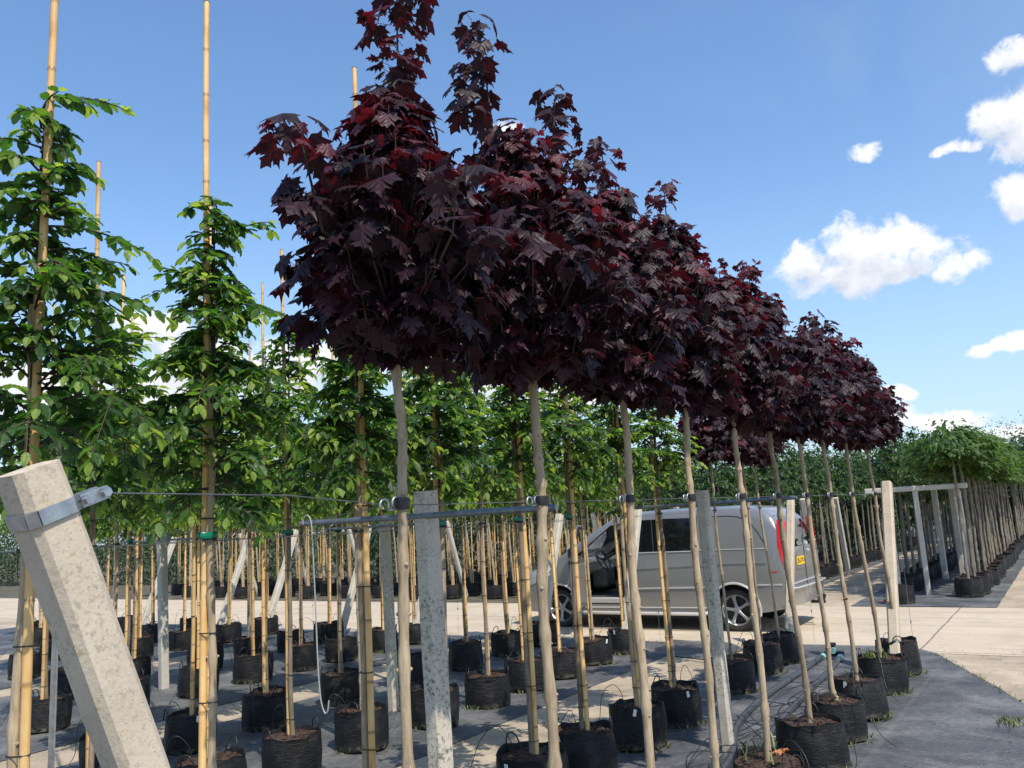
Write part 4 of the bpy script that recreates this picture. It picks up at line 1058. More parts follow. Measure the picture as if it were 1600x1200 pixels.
MT['yellow'] = simple('yellow_plate', (.85, .52, .02), .4, 0, .04)
MT['clear'] = simple('lamp_glass', (.55, .58, .6), .1, .3, .15, 9)
def mat_clear():
    m, N, b = new_mat('window_glass')
    b.inputs['Base Color'].default_value = (.85, .92, .9, 1); b.inputs['Roughness'].default_value = .02
    b.inputs['Transmission Weight'].default_value = 1.0; b.inputs['IOR'].default_value = 1.1
    return m
MT['win'] = mat_clear()
NOSE = lambda s: s if s <= 4.1 else 4.1 + (s - 4.1) * 1.36
def itp(tab, s):
    for (a, va), (b, vb) in zip(tab, tab[1:]):
        if s <= b: return va + (vb - va) * max(0, min(1, (s - a) / (b - a)))
    return tab[-1][1]
ZTOP = [(0, 1.24), (.03, 1.34), (.10, 1.52), (.20, 1.70), (.30, 1.80), (.42, 1.86), (.8, 1.905), (1.8, 1.92), (2.6, 1.90), (2.95, 1.83), (3.3, 1.645), (3.6, 1.47), (4.0, 1.215), (4.12, 1.15), (4.3, 1.07), (4.5, .96), (4.64, .83), (4.72, .68), (4.75, .56)]
ZBOT = [(0, .42), (.1, .36), (.4, .30), (1.2, .28), (3.4, .26), (4.2, .25), (4.6, .26), (4.75, .34)]
PLAN = [(0, .90), (.05, .955), (.15, .985), (.3, 1.0), (3.7, 1.0), (4.1, .99), (4.35, .97), (4.55, .92), (4.68, .84), (4.75, .74)]
ZTOP = [(NOSE(a), b) for a, b in ZTOP]; ZBOT = [(NOSE(a), b) for a, b in ZBOT]; PLAN = [(NOSE(a), b) for a, b in PLAN]
def hw(z): return itp([(0, .90), (.3, .935), (.55, .95), (.95, .95), (1.22, .93), (1.5, .875), (1.75, .815), (1.92, .78)], z)
VX0, VY0 = -3.68, 13.70     # rear, centre line; s runs towards -X
MT['cab'] = simple('cab_trim', (.045, .045, .046), .6)
def van():
    root = empty('van', (VX0, VY0, 0)); tag(root, 'silver-grey panel van parked on the road with its driver door open', 'van')
    def P(s, y, z): return (-s, y, z)
    # body shell
    S = [0, .015, .04, .08, .14, .2, .26, .34, .45, .6, .8, 1.1, 1.5, 1.9, 2.3, 2.6, 2.8, 2.95, 3.1, 3.3, 3.5, 3.6, 3.8, 4.0, 4.08, 4.15, 4.3, 4.42, 4.52, 4.6, 4.66, 4.71, 4.75]
    S = [NOSE(a) for a in S]
    FR = [0, .05, .12, .2, .3, .4, .5, .6, .7, .8, .88, .935]
    mb = MB(); rings = []
    for s in S:
        zb, zt, pl = itp(ZBOT, s), itp(ZTOP, s), itp(PLAN, s); ring = []
        half = []
        for f in FR:
            z = zb + (zt - zb) * f; half.append((hw(z) * pl, z))
        yt = hw(zt) * pl; cr = min(.055, (zt - zb) * .06)
        z_s = zb + (zt - zb) * FR[-1]
        half += [(yt * .985, zt - cr * .62), (yt * .93, zt - cr * .25), (yt * .8, zt - cr * .02), (yt * .45, zt + .012), (0, zt + .018)]
        for y, z in half: ring.append(P(s, -y, z))
        for y, z in reversed(half[:-1]): ring.append(P(s, y, z))
        rings.append(ring)
    n = len(rings[0]); vs = [p for r in rings for p in r]; fs = []
    for i in range(len(rings) - 1):
        for k in range(n - 1): fs.append((i * n + k, i * n + k + 1, (i + 1) * n + k + 1, (i + 1) * n + k))
        fs.append((i * n + n - 1, i * n, (i + 1) * n, (i + 1) * n + n - 1))
    fs += [tuple(range(n - 1, -1, -1)), tuple(range((len(rings) - 1) * n, len(rings) * n))]
    mb.add(vs, fs)
    body = mb.build('body', [MT['paint'], MT['cab']], root, angle=32)
    # cutters
    WR, WF, WZ = .87, 4.02, .325
    def cut(mbc, name):
        c = link_obj(name, mbc.mesh(name, [MT['paint'], MT['cab']], False)); c.parent = root
        for p in c.data.polygons: p.material_index = 1
        m = body.modifiers.new(name, 'BOOLEAN'); m.operation = 'DIFFERENCE'; m.solver = 'EXACT'; m.object = c
        return c
    cs = []
    for s in (WR, WF):
        for sd in (-1, 1):
            q = MB(); q.tube([(-s, sd * .62, WZ + .02), (-s, sd * 1.05, WZ + .02)], .375, 40); cs.append(cut(q, 'cutter'))
    q = MB(); q.prism([(-2.35, .50), (-3.98, .50), (-4.02, .95), (-3.92, 1.12), (-3.05, 1.70), (-2.35, 1.74)], -.80, .80); cs.append(cut(q, 'cutter'))
    DOOR = [(2.60, .40), (3.55, .40), (3.60, .62), (3.78, .95), (3.80, 1.12), (3.66, 1.20), (2.98, 1.705), (2.66, 1.74)]
    q = MB(); q.prism([(-a, b) for a, b in DOOR], -1.1, -.70); cs.append(cut(q, 'cutter'))
    q = MB(); q.prism([(-2.68, 1.18), (-3.55, 1.18), (-3.42, 1.34), (-2.95, 1.66), (-2.68, 1.68)], .70, 1.1); cs.append(cut(q, 'cutter'))
    # windscreen opening follows the slope
    q = MB(); q.prism([(-2.99, 1.62), (-3.88, 1.10), (-4.08, 1.30), (-3.2, 1.90)], -.70, .70); cs.append(cut(q, 'cutter'))
    bpy.context.view_layer.update()
    dg = bpy.context.evaluated_depsgraph_get(); me = bpy.data.meshes.new_from_object(body.evaluated_get(dg))
    body.modifiers.clear(); body.data = me
    for c in cs: bpy.data.objects.remove(c, do_unlink=True)
    me.polygons.foreach_set('use_smooth', [True] * len(me.polygons)); me.set_sharp_from_angle(angle=R_(32))
    # panels following the near side (y negative); sections: (s, zlo, zhi)
    def side(name, sec, mat, off=.004, parent=root, sd=-1, nz=5, th=.006):
        m = MB(); vs = []; cols = []
        for layer in (0, 1):
            for s, a, b in sec:
                for j in range(nz):
                    z = a + (b - a) * j / (nz - 1); y = hw(z) * itp(PLAN, s) + (off if layer == 0 else off - th)
                    vs.append(P(s, sd * y, z))
        n = len(sec); fs = []
        L = n * nz
        for i in range(n - 1):
            for j in range(nz - 1):
                a = i * nz + j; fs.append((a, a + 1, a + nz + 1, a + nz)); fs.append((L + a, L + a + nz, L + a + nz + 1, L + a + 1))
        for i in range(n - 1): fs.append((i * nz, (i + 1) * nz, L + (i + 1) * nz, L + i * nz)); a = i * nz + nz - 1; fs.append((a, L + a, L + a + nz, a + nz))
        for j in range(nz - 1): fs.append((j, L + j, L + j + 1, j + 1)); a = (n - 1) * nz + j; fs.append((a, a + 1, L + a + 1, L + a))
        m.add(vs, fs); return m.build(name, MT[mat], parent, angle=30)
    for sd in (-1, 1):
        side('side_window', [(1.46, 1.30, 1.72), (1.5, 1.265, 1.755), (1.56, 1.25, 1.765), (2.0, 1.25, 1.77), (2.44, 1.25, 1.765), (2.50, 1.265, 1.75), (2.53, 1.30, 1.71)], 'glass', .006, sd=sd)
        # pressed blind window panel behind it with a dark seam
        side('panel_seam', [(.30, 1.245, 1.26), (.6, 1.245, 1.257), (1.0, 1.245, 1.257), (1.40, 1.245, 1.257)], 'trim', .006, sd=sd, nz=2)
        arc = [(.30, 1.27), (.36, 1.38), (.43, 1.50), (.52, 1.62), (.62, 1.70), (.74, 1.745), (.9, 1.765), (1.40, 1.775)]
        m = MB(); m.tube([P(s, sd * (hw(z) * itp(PLAN, s) + .002), z) for s, z in arc], .0055, 6); m.build('panel_seam', MT['dark'], root)
        side('belt_trim', [(1.44, 1.232, 1.248), (2.0, 1.232, 1.246), (2.57, 1.228, 1.242)], 'trim', .008, sd=sd, nz=2)
        side('rub_strip', [(.12, .70, .722), (.42, .70, .722), (.50, .70, .722)], 'trim', .014, sd=sd, nz=2, th=.014)
        side('rub_strip', [(1.27, .665, .69), (2.0, .655, .68), (2.56, .645, .67)], 'trim', .014, sd=sd, nz=2, th=.014)
        m = MB(); crease = [(.32, 1.03), (.9, 1.03), (1.6, 1.005), (2.57, .965)]
        side('body_crease', [(s, z, z + .028) for s, z in crease], 'paint', .012, sd=sd, nz=3, th=.014)
        # sliding door gaps
        for s0, za, zb_ in ((1.42, .33, 1.80), (2.58, .33, 1.80)):
            m = MB(); m.tube([P(s0, sd * (hw(z) + .0005), z) for z in [za + (zb_ - za) * k / 14 for k in range(15)]], .005, 5); m.build('door_gap', MT['dark'], root)
        # sill bar
        m = MB(); m.tube([P(1.32, sd * .96, .285), P(1.36, sd * 1.0, .27), P(3.50, sd * 1.0, .27), P(3.56, sd * .96, .285)], .027, 12); m.build('side_bar', MT['trim'], root)
        m = MB(); m.tube([P(1.30, sd * .935, .36), P(3.52, sd * .935, .35)], .012, 8); m.build('sill_trim', MT['trim'], root)
        for s in (WR, WF):                          # arch lips
            m = MB(); pts = []
            for k in range(23):
                a = R_(-14 + 208 * k / 22); z = WZ + .02 + .392 * math.sin(a); s2 = s - .392 * math.cos(a)
                pts.append(P(s2, sd * (hw(max(z, .3)) * itp(PLAN, s2) + .004), z))
            m.tube(pts, .019, 8, flat=1.0); m.build('arch_trim', MT['trim'], root)
    # lamps, rear face
    side('tail_light', [(.005, 1.02, 1.60), (.03, .98, 1.66), (.07, .99, 1.70), (.10, 1.10, 1.70), (.135, 1.30, 1.66)], 'red', .010, sd=-1, nz=8)
    side('tail_light', [(.005, 1.02, 1.60), (.03, .98, 1.66), (.07, .99, 1.70), (.10, 1.10, 1.70), (.135, 1.30, 1.66)], 'red', .010, sd=1, nz=8)
    def rs(z): # s of rear surface on the centre
        if z < 1.24: return 0.0
        for (a, va), (b, vb) in zip(ZTOP, ZTOP[1:]):
            if va <= z <= vb: return a + (b - a) * (z - va) / (vb - va)
        return .4
    def rear(name, ys, za, zb_, mat, off=.006, parent=root, nz=6, taper=0.0):
        m = MB(); vs = []
        for y in ys:
            for j in range(nz):
                z = za + (zb_ - za) * j / (nz - 1); yy = y * (1 - taper * j / (nz - 1))
                vs.append(P(rs(z) - off, yy, z))
        for y in ys:
            for j in range(nz):
                z = za + (zb_ - za) * j / (nz - 1); yy = y * (1 - taper * j / (nz - 1)); vs.append(P(rs(z) - off + .01, yy, z))
        n = len(ys); fs = []; L = n * nz
        for i in range(n - 1):
            for j in range(nz - 1): a = i * nz + j; fs += [(a, a + 1, a + nz + 1, a + nz), (L + a, L + a + nz, L + a + nz + 1, L + a + 1)]
        for i in range(n - 1): fs.append((i * nz, (i + 1) * nz, L + (i + 1) * nz, L + i * nz)); a = i * nz + nz - 1; fs.append((a, L + a, L + a + nz, a + nz))
        for j in range(nz - 1): fs.append((j, L + j, L + j + 1, j + 1)); a = (n - 1) * nz + j; fs.append((a, a + 1, L + a + 1, L + a))
        m.add(vs, fs); return m.build(name, MT[mat], parent, smooth=False)
    for y0, y1 in ((-.76, -.03), (.03, .76)):
        rear('rear_window', [y0, (y0 + y1) / 2, y1], 1.245, 1.735, 'glass', .004, taper=.13)
    m = MB(); m.tube([P(-.004, 0, .45), P(-.004, 0, 1.24)], .005, 5); m.build('door_gap', MT['dark'], root)
    rear('rear_trim', [-.82, 0, .82], .70, .722, 'trim', .014, nz=2)
    rear('plate_recess', [-.52, -.04], .90, 1.14, 'paint', .010, nz=2)
    pl = rear('number_plate', [-.50, -.08], .965, 1.085, 'yellow', .022, nz=2)
    tcu = bpy.data.curves.new('plate_text', 'FONT'); tcu.body = '25-LTV-5'; tcu.size = .105; tcu.align_x = 'CENTER'; tcu.align_y = 'CENTER'; tcu.extrude = .001
    to = bpy.data.objects.new('plate_text', tcu); COL.objects.link(to); bpy.context.view_layer.update()
    tm = bpy.data.meshes.new_from_object(to.evaluated_get(bpy.context.evaluated_depsgraph_get())); bpy.data.objects.remove(to, do_unlink=True)
    tm.materials.clear(); tm.materials.append(MT['dark'])
    t = link_obj('plate_text', tm, pl, (.0245, -.29, 1.025)); t.rotation_euler = (R_(90), 0, R_(90)); kid(t, pl)
    m = MB(); m.box((.02, .16, 1.16), (.04, .10, .035), bev=.008); m.build('door_handle', MT['trim'], root)
    m = MB(); m.tube([(.03, -.15, 1.26), (-.02, .15, 1.45), (-.08, .30, 1.6)], .008, 6); m.build('wiper', MT['dark'], root)
    m = MB(); m.box((.015, .1, 1.27), (.05, .06, .05), bev=.01); m.build('window_latch', MT['trim'], root)
    # rear bumper
    m = MB(); sec = []
    pts = [(-.93, .10), (-.90, .0), (-.8, -.05), (-.4, -.075), (0, -.08), (.4, -.075), (.8, -.05), (.90, .0), (.93, .10)]
    prof = [(0, .40), (.0, .62), (-.03, .655), (.06, .66), (.09, .40)]
    vs = []
    for y, s in pts:
        for ds, z in prof: vs.append(P(s + ds + .0, y, z))
    k = len(prof); fs = [(i * k + j, i * k + (j + 1) % k, (i + 1) * k + (j + 1) % k, (i + 1) * k + j) for i in range(len(pts) - 1) for j in range(k)]
    fs += [tuple(range(k)), tuple(range((len(pts) - 1) * k, len(pts) * k))]
    m.add(vs, fs); m.build('rear_bumper', MT['paint'], root, angle=50)
    m = MB(); m.tube([P(s - .034, y, .655) for y, s in pts], .012, 6); m.build('bumper_trim', MT['trim'], root)
    m = MB(); m.box((.14, 0, .37), (.22, .06, .05), bev=.01); m.tube([(.22, 0, .37), (.24, 0, .44)], .018, 8); m.tube([(.24, 0, .44), (.24, 0, .475), (.24, 0, .49)], [.025, .028, .012], 10); m.box((.13, .17, .38), (.08, .08, .09), bev=.015)
    m.build('tow_hitch', MT['dark'], root)
    side('side_badge', [(.17, .897, .910), (.27, .897, .910)], 'red', .006, nz=2)
    # underside box keeps the floor dark
    m = MB(); m.box((-2.3, 0, .24), (2.6, 1.5, .1)); m.tube([(-.12, -.55, .30), (-.55, -.55, .30)], .035, 10); m.build('underbody', MT['dark'], root)
    # wheels
    for s in (WR, WF):
        for sd in (-1, 1):
            y0 = sd * .80
            t = MB(); prof = [(.235, -.10), (.285, -.112), (.315, -.10), (.325, -.07), (.325, .07), (.315, .10), (.285, .112), (.235, .10)]
            n = 40; vs = []
            for k in range(n):
                a = 2 * math.pi * k / n
                for r, yy in prof: vs.append((r * math.cos(a), yy, r * math.sin(a)))
            m_ = len(prof); fs = [(k * m_ + j, k * m_ + (j + 1) % m_, ((k + 1) % n) * m_ + (j + 1) % m_, ((k + 1) % n) * m_ + j) for k in range(n) for j in range(m_)]
            t.add(vs, fs)
            wh = empty('wheel', (-s, y0, WZ)); wh.parent = root; kid(wh, root)
            t.build('tyre', MT['tyre'], wh, angle=35)
            r = MB(); vs = []; pr = [(.237, -.095), (.228, -.10), (.215, -.085), (.205, -.03), (.205, .09)]
            if sd > 0: pr = [(a, -b) for a, b in pr]
            for k in range(n):
                a = 2 * math.pi * k / n
                for rr_, yy in pr: vs.append((rr_ * math.cos(a), yy, rr_ * math.sin(a)))
            m_ = len(pr); fs = [(k * m_ + j, k * m_ + j + 1, ((k + 1) % n) * m_ + j + 1, ((k + 1) % n) * m_ + j) for k in range(n) for j in range(m_ - 1)]
            r.add(vs, fs)
            for q in range(5):
                a0 = R_(90 + 72 * q + (12 if s == WR else 30))
                def pt(rad, off_, yy): return (rad * math.cos(a0) - off_ * math.sin(a0), yy * sd, rad * math.sin(a0) + off_ * math.cos(a0))
                o_ = [(.03, .034), (.10, .024), (.17, .028), (.212, .045)]
                vs = []
                for rad, w in o_: vs += [pt(rad, w, .070), pt(rad, w * .6, .092 - (.21 - rad) * .05), pt(rad, -w * .6, .092 - (.21 - rad) * .05), pt(rad, -w, .070), pt(rad, 0, .05)]
                fs = [(i * 5 + j, i * 5 + (j + 1) % 5, (i + 1) * 5 + (j + 1) % 5, (i + 1) * 5 + j) for i in range(3) for j in range(5)]
                r.add(vs, fs)
            r.tube([(0, .06 * sd, 0), (0, .098 * sd, 0)], .034, 12)
            r.build('rim', MT['alloy'], wh, angle=35)
            b_ = MB(); b_.tube([(0, -.02 * sd, 0), (0, .02 * sd, 0)], .20, 24); b_.build('brake_disc', MT['dark'], wh, angle=30)
    # front lamps + grille
    for sd in (-1, 1):
        side('headlight', [(4.40, .80, .98), (4.56, .74, .95), (4.70, .70, .90), (4.82, .68, .84)], 'clear', .008, sd=sd)
    m = MB(); m.box((-4.985, 0, .66), (.03, .80, .14), bev=.01); m.build('grille', MT['dark'], root)
    m = MB(); m.box((-4.985, 0, .42), (.03, 1.0, .12), bev=.01); m.build('air_intake', MT['dark'], root)
    # windscreen + far window + mirror
    m = MB(); m.add([(-3.03, -.70, 1.735), (-3.03, .70, 1.735), (-3.98, .72, 1.185), (-3.98, -.72, 1.185)], [(0, 1, 2, 3)]); m.build('windscreen', MT['win'], root)
    m = MB(); m.add([(-2.68, .905, 1.18), (-3.55, .905, 1.18), (-3.42, .88, 1.34), (-2.95, .845, 1.66), (-2.68, .84, 1.68)], [(0, 1, 2, 3, 4)]); m.build('passenger_window', MT['win'], root, smooth=False)
    # cab interior
    seat = MB(); seat.box((-2.80, -.45, .72), (.48, .50, .16), bev=.04); seat.box((-2.52, -.45, 1.12), (.14, .48, .78), Matrix.Rotation(R_(-10), 3, 'Y'), bev=.04); seat.box((-2.44, -.45, 1.56), (.10, .26, .20), bev=.03); seat.box((-2.8, -.45, .56), (.40, .42, .18), bev=.02)
    seat.build('driver_seat', MT['cab'], root, angle=30)
    seat = MB(); seat.box((-2.80, .42, .72), (.48, .80, .16), bev=.04); seat.box((-2.52, .42, 1.08), (.14, .78, .70), Matrix.Rotation(R_(-10), 3, 'Y'), bev=.04); seat.build('passenger_seat', MT['dark'], root, angle=30)
    m = MB(); m.box((-3.78, 0, 1.0), (.42, 1.55, .26), bev=.06); m.box((-3.62, 0, .8), (.3, .4, .4), bev=.05); m.build('dashboard', MT['grey_pl'], root, angle=30)
    m = MB(); c = Vector((-3.38, -.42, 1.10)); Rm = Matrix.Rotation(R_(62), 3, 'Y'); ringp = [tuple(c + Rm @ Vector((.19 * math.cos(a), .19 * math.sin(a), 0))) for a in [2 * math.pi * k / 24 for k in range(25)]]
    m.tube(ringp, .015, 8, cap=False); m.tube([tuple(c), tuple(c + Rm @ Vector((0, 0, .25)))], .03, 8)
    for a in (0, 2.1, 4.2): m.tube([tuple(c), tuple(c + Rm @ Vector((.19 * math.cos(a), .19 * math.sin(a), 0)))], .014, 6)
    m.build('steering_wheel', MT['black_pl'], root, angle=30)
    m = MB(); m.box((-3.08, -.83, .455), (.90, .16, .09), bev=.01); m.build('door_sill', MT['trim'], root, angle=30)
    # open driver door, hinged at the front pillar
    dr = empty('door', (-3.50, -.955, 0), R_(0)); dr.parent = root; kid(dr, root)
    ang = R_(-72)
    def D(s, z, y=0.0):    # s measured rearwards from hinge, y outwards from van when shut
        v_ = Vector((s, -y, 0)); v_.rotate(Matrix.Rotation(ang, 3, 'Z')); return (v_.x, v_.y, z)
    def dprism(poly, y0, y1, name, mat, par):
        m = MB(); n = len(poly); vs = [D(a, b, y0 - max(0, b - 1.15) * .22) for a, b in poly] + [D(a, b, y1 - max(0, b - 1.15) * .22) for a, b in poly]
        m.add(vs, [tuple(range(n)), tuple(range(2 * n - 1, n - 1, -1))] + [(i, n + i, n + (i + 1) % n, (i + 1) % n) for i in range(n)]); return m.build(name, MT[mat], par, smooth=False)
    dprism([(0, .42), (.93, .40), (.95, .8), (.95, 1.18), (-.18, 1.18), (-.20, .98), (-.06, .7)], -.035, .03, 'door_panel', 'paint', dr)
    dprism([(.10, .50), (.85, .48), (.86, 1.1), (.0, 1.1)], -.065, -.037, 'door_lining', 'grey_pl', dr)
    fr = [(-.18, 1.17), (-.05, 1.24), (.55, 1.68), (.62, 1.72), (.93, 1.74), (.95, 1.17)]
    m = MB(); m.tube([D(a, b, -max(0, b - 1.15) * .22) for a, b in fr], .026, 8); m.build('window_frame', MT['paint'], dr)
    m = MB(); m.tube([D(a, b - .035, -.03 - max(0, b - 1.15) * .22) for a, b in fr[1:]], .016, 6); m.build('window_seal', MT['dark'], dr)
    m = MB(); m.box(D(.02, 1.27, .16), (.14, .20, .20), bev=.04); m.build('mirror', MT['dark'], dr, angle=30)
    dprism([(.70, .93), (.88, .93), (.88, .97), (.70, .97)], .03, .055, 'door_handle', 'trim', dr)
    dprism([(.05, .655), (.94, .655), (.94, .68), (.05, .68)], .03, .042, 'rub_strip', 'trim', dr)
    return root
van()

# ------------------------------------------------------------------ far side of the road
FV = []
for k in range(3):
    me, tw = horn_crown(500 + k, 2.1, 3.25 + .1 * k, .50, (0, 0), 26, leaf=.12, temps=FARL, mat='far_leaf', dens=.8); FV.append(me)
GV = []
for k in range(3):
    me, tw = horn_crown(520 + k, 2.1, 3.2 + .15 * k, .48, (0, 0), 28, leaf=.11, temps=FARL, mat='green_leaf', dens=.8, bright=.2); GV.append(me)
LVm = []
for k in range(3):      # flat umbrella crowns
    rr = random.Random(600 + k); P = []; D = []; Nn = []; S = []; LV = []
    for i in range(1500):
        a = rr.random() * 6.28; q = math.sqrt(rr.random()); r = .75 * q
        z = 2.55 + .60 * (1 - q * q) * rr.uniform(.1, 1.0) + .13 * math.sin(3 * a + k) * q + .08 * math.sin(7 * a - k) + rr.uniform(-.10, .10)
        r *= 1 + .18 * math.sin(4 * a + 2 * k)
        P.append((r * math.cos(a), r * math.sin(a), z)); d = Vector((math.cos(a), math.sin(a), rr.uniform(-.9, .1)))
        D.append(tuple(d)); Nn.append((rr.uniform(-.5, .5), rr.uniform(-.5, .5), 1)); S.append(rr.uniform(.07, .13)); LV.append(rr.random())
    LVm.append(stamp('crown', FARL, P, D, Nn, S, LV, MT['lime_leaf']))
POT_F = []
for k in range(3):
    POT_F.append(pot_mesh(50 + k, .25, .33, 18))
STEM_F = []
for k in range(5):
    rr = random.Random(700 + k); l = (rr.uniform(-.06, .06), rr.uniform(-.10, .02))
    mb, pts = stem_mb(700 + k, [(0, 0, .27), (l[0] * .4, l[1] * .4, 1.0), (l[0], l[1], 1.95), (l[0] * .6, l[1] * .6, 2.9)], .030, .020, n=6, step=.09); STEM_F.append(mb.mesh('trunk', MT['far_bark']))
STEM_G = []
for me_ in STEM_F:
    q_ = me_.copy(); q_.materials.clear(); q_.materials.append(MT['maple_bark']); STEM_G.append(q_)
CANE_F = cane_mesh(3, 2.3, (.03, -.02), .014, .011, 6)
SOIL_F = SOILS[0]
rf = random.Random(31)
def far_tree(x, y, crown, name, label, group, cane=False, sz=1.0):
    root = empty(name, (x, y, 0), 0); root.scale = (1, 1, sz); tag(root, label, 'tree', group)
    t = link_obj('trunk', rf.choice(STEM_G if cane else STEM_F), root)
    c = link_obj('crown', crown, root, (0, -.03, 0)); c.rotation_euler.z = rf.random() * 6.28
    p = link_obj('pot', rf.choice(POT_F), root, (0, 0, .009)); p.rotation_euler.z = rf.random() * 6.28
    link_obj('soil', SOIL_F, p)
    if cane: q = link_obj('bamboo_cane', CANE_F, root, (.03, .03, .3))
    return root
G1, G2, G3 = 'umbrella-crowned trees right of the far path', 'dark green trees left of the far path', 'green caned trees across the road at left'
first = True
for (x, lab) in ((-1.80, 'right'), (-3.10, 'left')):
    y = 17.95 if x > -2 else 18.6; k = 0
    while y < 46:
        L = 'slim bare-stemmed tree with flat light green crown, outermost dense row right of far path' if x > -2 else 'slim bare-stemmed tree with dark crown, inner dense row beside the far path'
        if k == 0: L = 'foremost umbrella-crowned tree of the far block, its wide bag pot clear on the sheet' if x > -2 else 'foremost tree of the inner far row, right behind the pale concrete beam'
        far_tree(x + rf.uniform(-.06, .06), y, rf.choice(LVm if x > -2 else FV), 'umbrella_tree', L, G1 if x > -2 else 'dark-crowned trees in the inner far row', sz=rf.uniform(.90, 1.08)); y += .46 if y < 28 else .8; k += 1
for (x, y0) in ((-5.62, 18.4), (-6.9, 18.2), (-8.2, 18.0)):
    y = y0; k = 0
    while y < (38 if x > -6 else 30):
        L = 'thin grey-stemmed tree with dark dense crown in the block behind the van'
        if k == 0 and x > -6: L = 'first thin-stemmed dark-crowned tree beside the far path, right behind the van tail'
        far_tree(x + rf.uniform(-.08, .08), y, rf.choice(FV), 'dark_crowned_tree', L, G2, sz=rf.uniform(.94, 1.04)); y += .60; k += 1
for x in (-9.0, -10.0, -11.2, -12.3, -13.5, -14.8, -16.2, -17.4, -18.7, -20.0, -21.5, -23.0, -24.6, -26.2):
    y = 17.05 + rf.uniform(-.1, .3); k = 0
    while y < (23 if x > -18 else 20.5):
        far_tree(x + rf.uniform(-.1, .1), y, rf.choice(GV if k < 3 else FV), 'green_potted_tree', 'green-crowned potted tree on a cane in the shaded block across the road at left', G3, cane=True, sz=rf.uniform(.93, 1.05)); y += .78; k += 1
# lone bag pot in front of the far frame, without a tall tree
root = empty('bag_pot', (-2.86, 16.75, 0)); tag(root, 'lone black bag pot at the front left corner of the far sheet', 'plant pot')
p = link_obj('pot_bag', POTS[2], root, (0, 0, .01)); link_obj('soil', SOILS[1], root, (0, 0, .01)); h = link_obj('handle', HANDLES[1], root, (-.2, 0, .34)); h.rotation_euler.z = .4
# concrete frame of the far block
root = empty('trellis_head', (-2.6, 18.2, 0)); tag(root, 'pale concrete frame with long top beam at the head of the far rows', 'frame')
mb = MB(); mb.box((0, 0, 2.07), (1.86, .10, .10), bev=.012); mb.build('beam', MT['conc_pale'], root, angle=20)
for x in (-.52, .0, .75):
    post_mb(.09, .09, [(x, .0 if x else .05, 0), (x, 0, 2.015)] if x != .75 else [(x, .55, 0), (x, 0, 2.015)], .012).build('leg', MT['conc_pale'], root, angle=20)
for x, y, lab in ((-2.70, 21.7, 'pale upright post inside the far rows, left one under the beam end'), (-2.42, 22.5, 'pale upright post inside the far rows, right one under the beam end')):
    post('concrete_post', .13, (x, y, 0), (x, y, 2.08), 'conc_pale', lab, 'posts in the far block')
for i, (x, y) in enumerate(((-5.0, 19.0), (-5.1, 22.5), (-6.2, 18.9), (-7.6, 18.0), (-3.6, 27), (-3.3, 31))):
    post('concrete_post', .12, (x, y + .5, 0), (x, y, 2.0), 'conc_pale', ['pale leaning post at the path corner behind the van tail', 'pale leaning post deeper along the left side of the far path', 'pale leaning post behind the van rear window', 'pale leaning post seen over the van roof',
         'pale leaning post far down the right side of the path', 'farthest pale leaning post down the path'][i], 'posts in the far block')
for i, (x, y) in enumerate(((-13.4, 17.0), (-11.3, 17.1), (-16.8, 16.9), (-19.2, 17.0), (-21.6, 17.0), (-9.2, 17.1))):
    s_ = .55
    post('brace_post', .10, (x, y + s_, 0), (x, y - .15, 1.95), 'conc_pale', 'thin white slanting brace at the head of the left block across the road, number ' + ['second', 'third', 'fourth', 'fifth', 'sixth', 'first'][i] if False else
         ['white slanting brace across the road, right of the first maple stem', 'white slanting brace across the road, just left of the van nose', 'white slanting brace across the road, seen over the pipe end',
          'white slanting brace across the road, left of the white cord', 'white slanting brace across the road near the green taped tie', 'white slanting brace hidden behind the van nose'][i], 'braces across the road')
wire([(-1.78, 18, 1.98), (-1.78, 46, 1.98)], .012, 'black tie line along the right far row', 'rubber')
wire([(-3.08, 18, 1.98), (-3.08, 46, 1.98)], .012, 'black tie line along the inner far row', 'rubber')

# hedge and trees behind everything
def big_tree(x, y, h, w, seed, label, mat='far_leaf'):
    rr = random.Random(seed); root = empty('hedgerow_tree', (x, y, 0)); tag(root, label, 'tree', 'trees on the skyline')
    mb = MB(); mb.tube([(0, 0, 0), (.1, 0, h * .4), (0, .1, h * .8)], [.14, .09, .03], 8)
    for k in range(7):
        a = rr.random() * 6.28; z = h * rr.uniform(.25, .6); mb.tube([(0, 0, z), (math.cos(a) * w * .3, math.sin(a) * w * .3, z + h * .15), (math.cos(a) * w * .45, math.sin(a) * w * .45, z + h * .3)], [.05, .03, .01], 5)
    mb.build('trunk', MT['far_bark'], root)
    P = []; D = []; Nn = []; S = []; LV = []
    cl = [(rr.uniform(-.5, .5) * w, rr.uniform(-.5, .5) * w, h * rr.uniform(.18, .93), rr.uniform(.18, .34) * w) for _ in range(26)]
    for i in range(3600):
        cx, cy, cz, cr = rr.choice(cl); v_ = Vector((rr.gauss(0, 1), rr.gauss(0, 1), rr.gauss(0, 1))).normalized() * cr * rr.uniform(.5, 1.05)
        P.append((cx + v_.x, cy + v_.y, max(.1, cz + v_.z * .8))); D.append((v_.x, v_.y, v_.z - cr * .6)); Nn.append((rr.uniform(-.6, .6), rr.uniform(-.6, .6), 1)); S.append(rr.uniform(.10, .22)); LV.append(rr.random())
    me = stamp('crown', FARL, P, D, Nn, S, LV, MT[mat]); link_obj('crown', me, root)
    return root
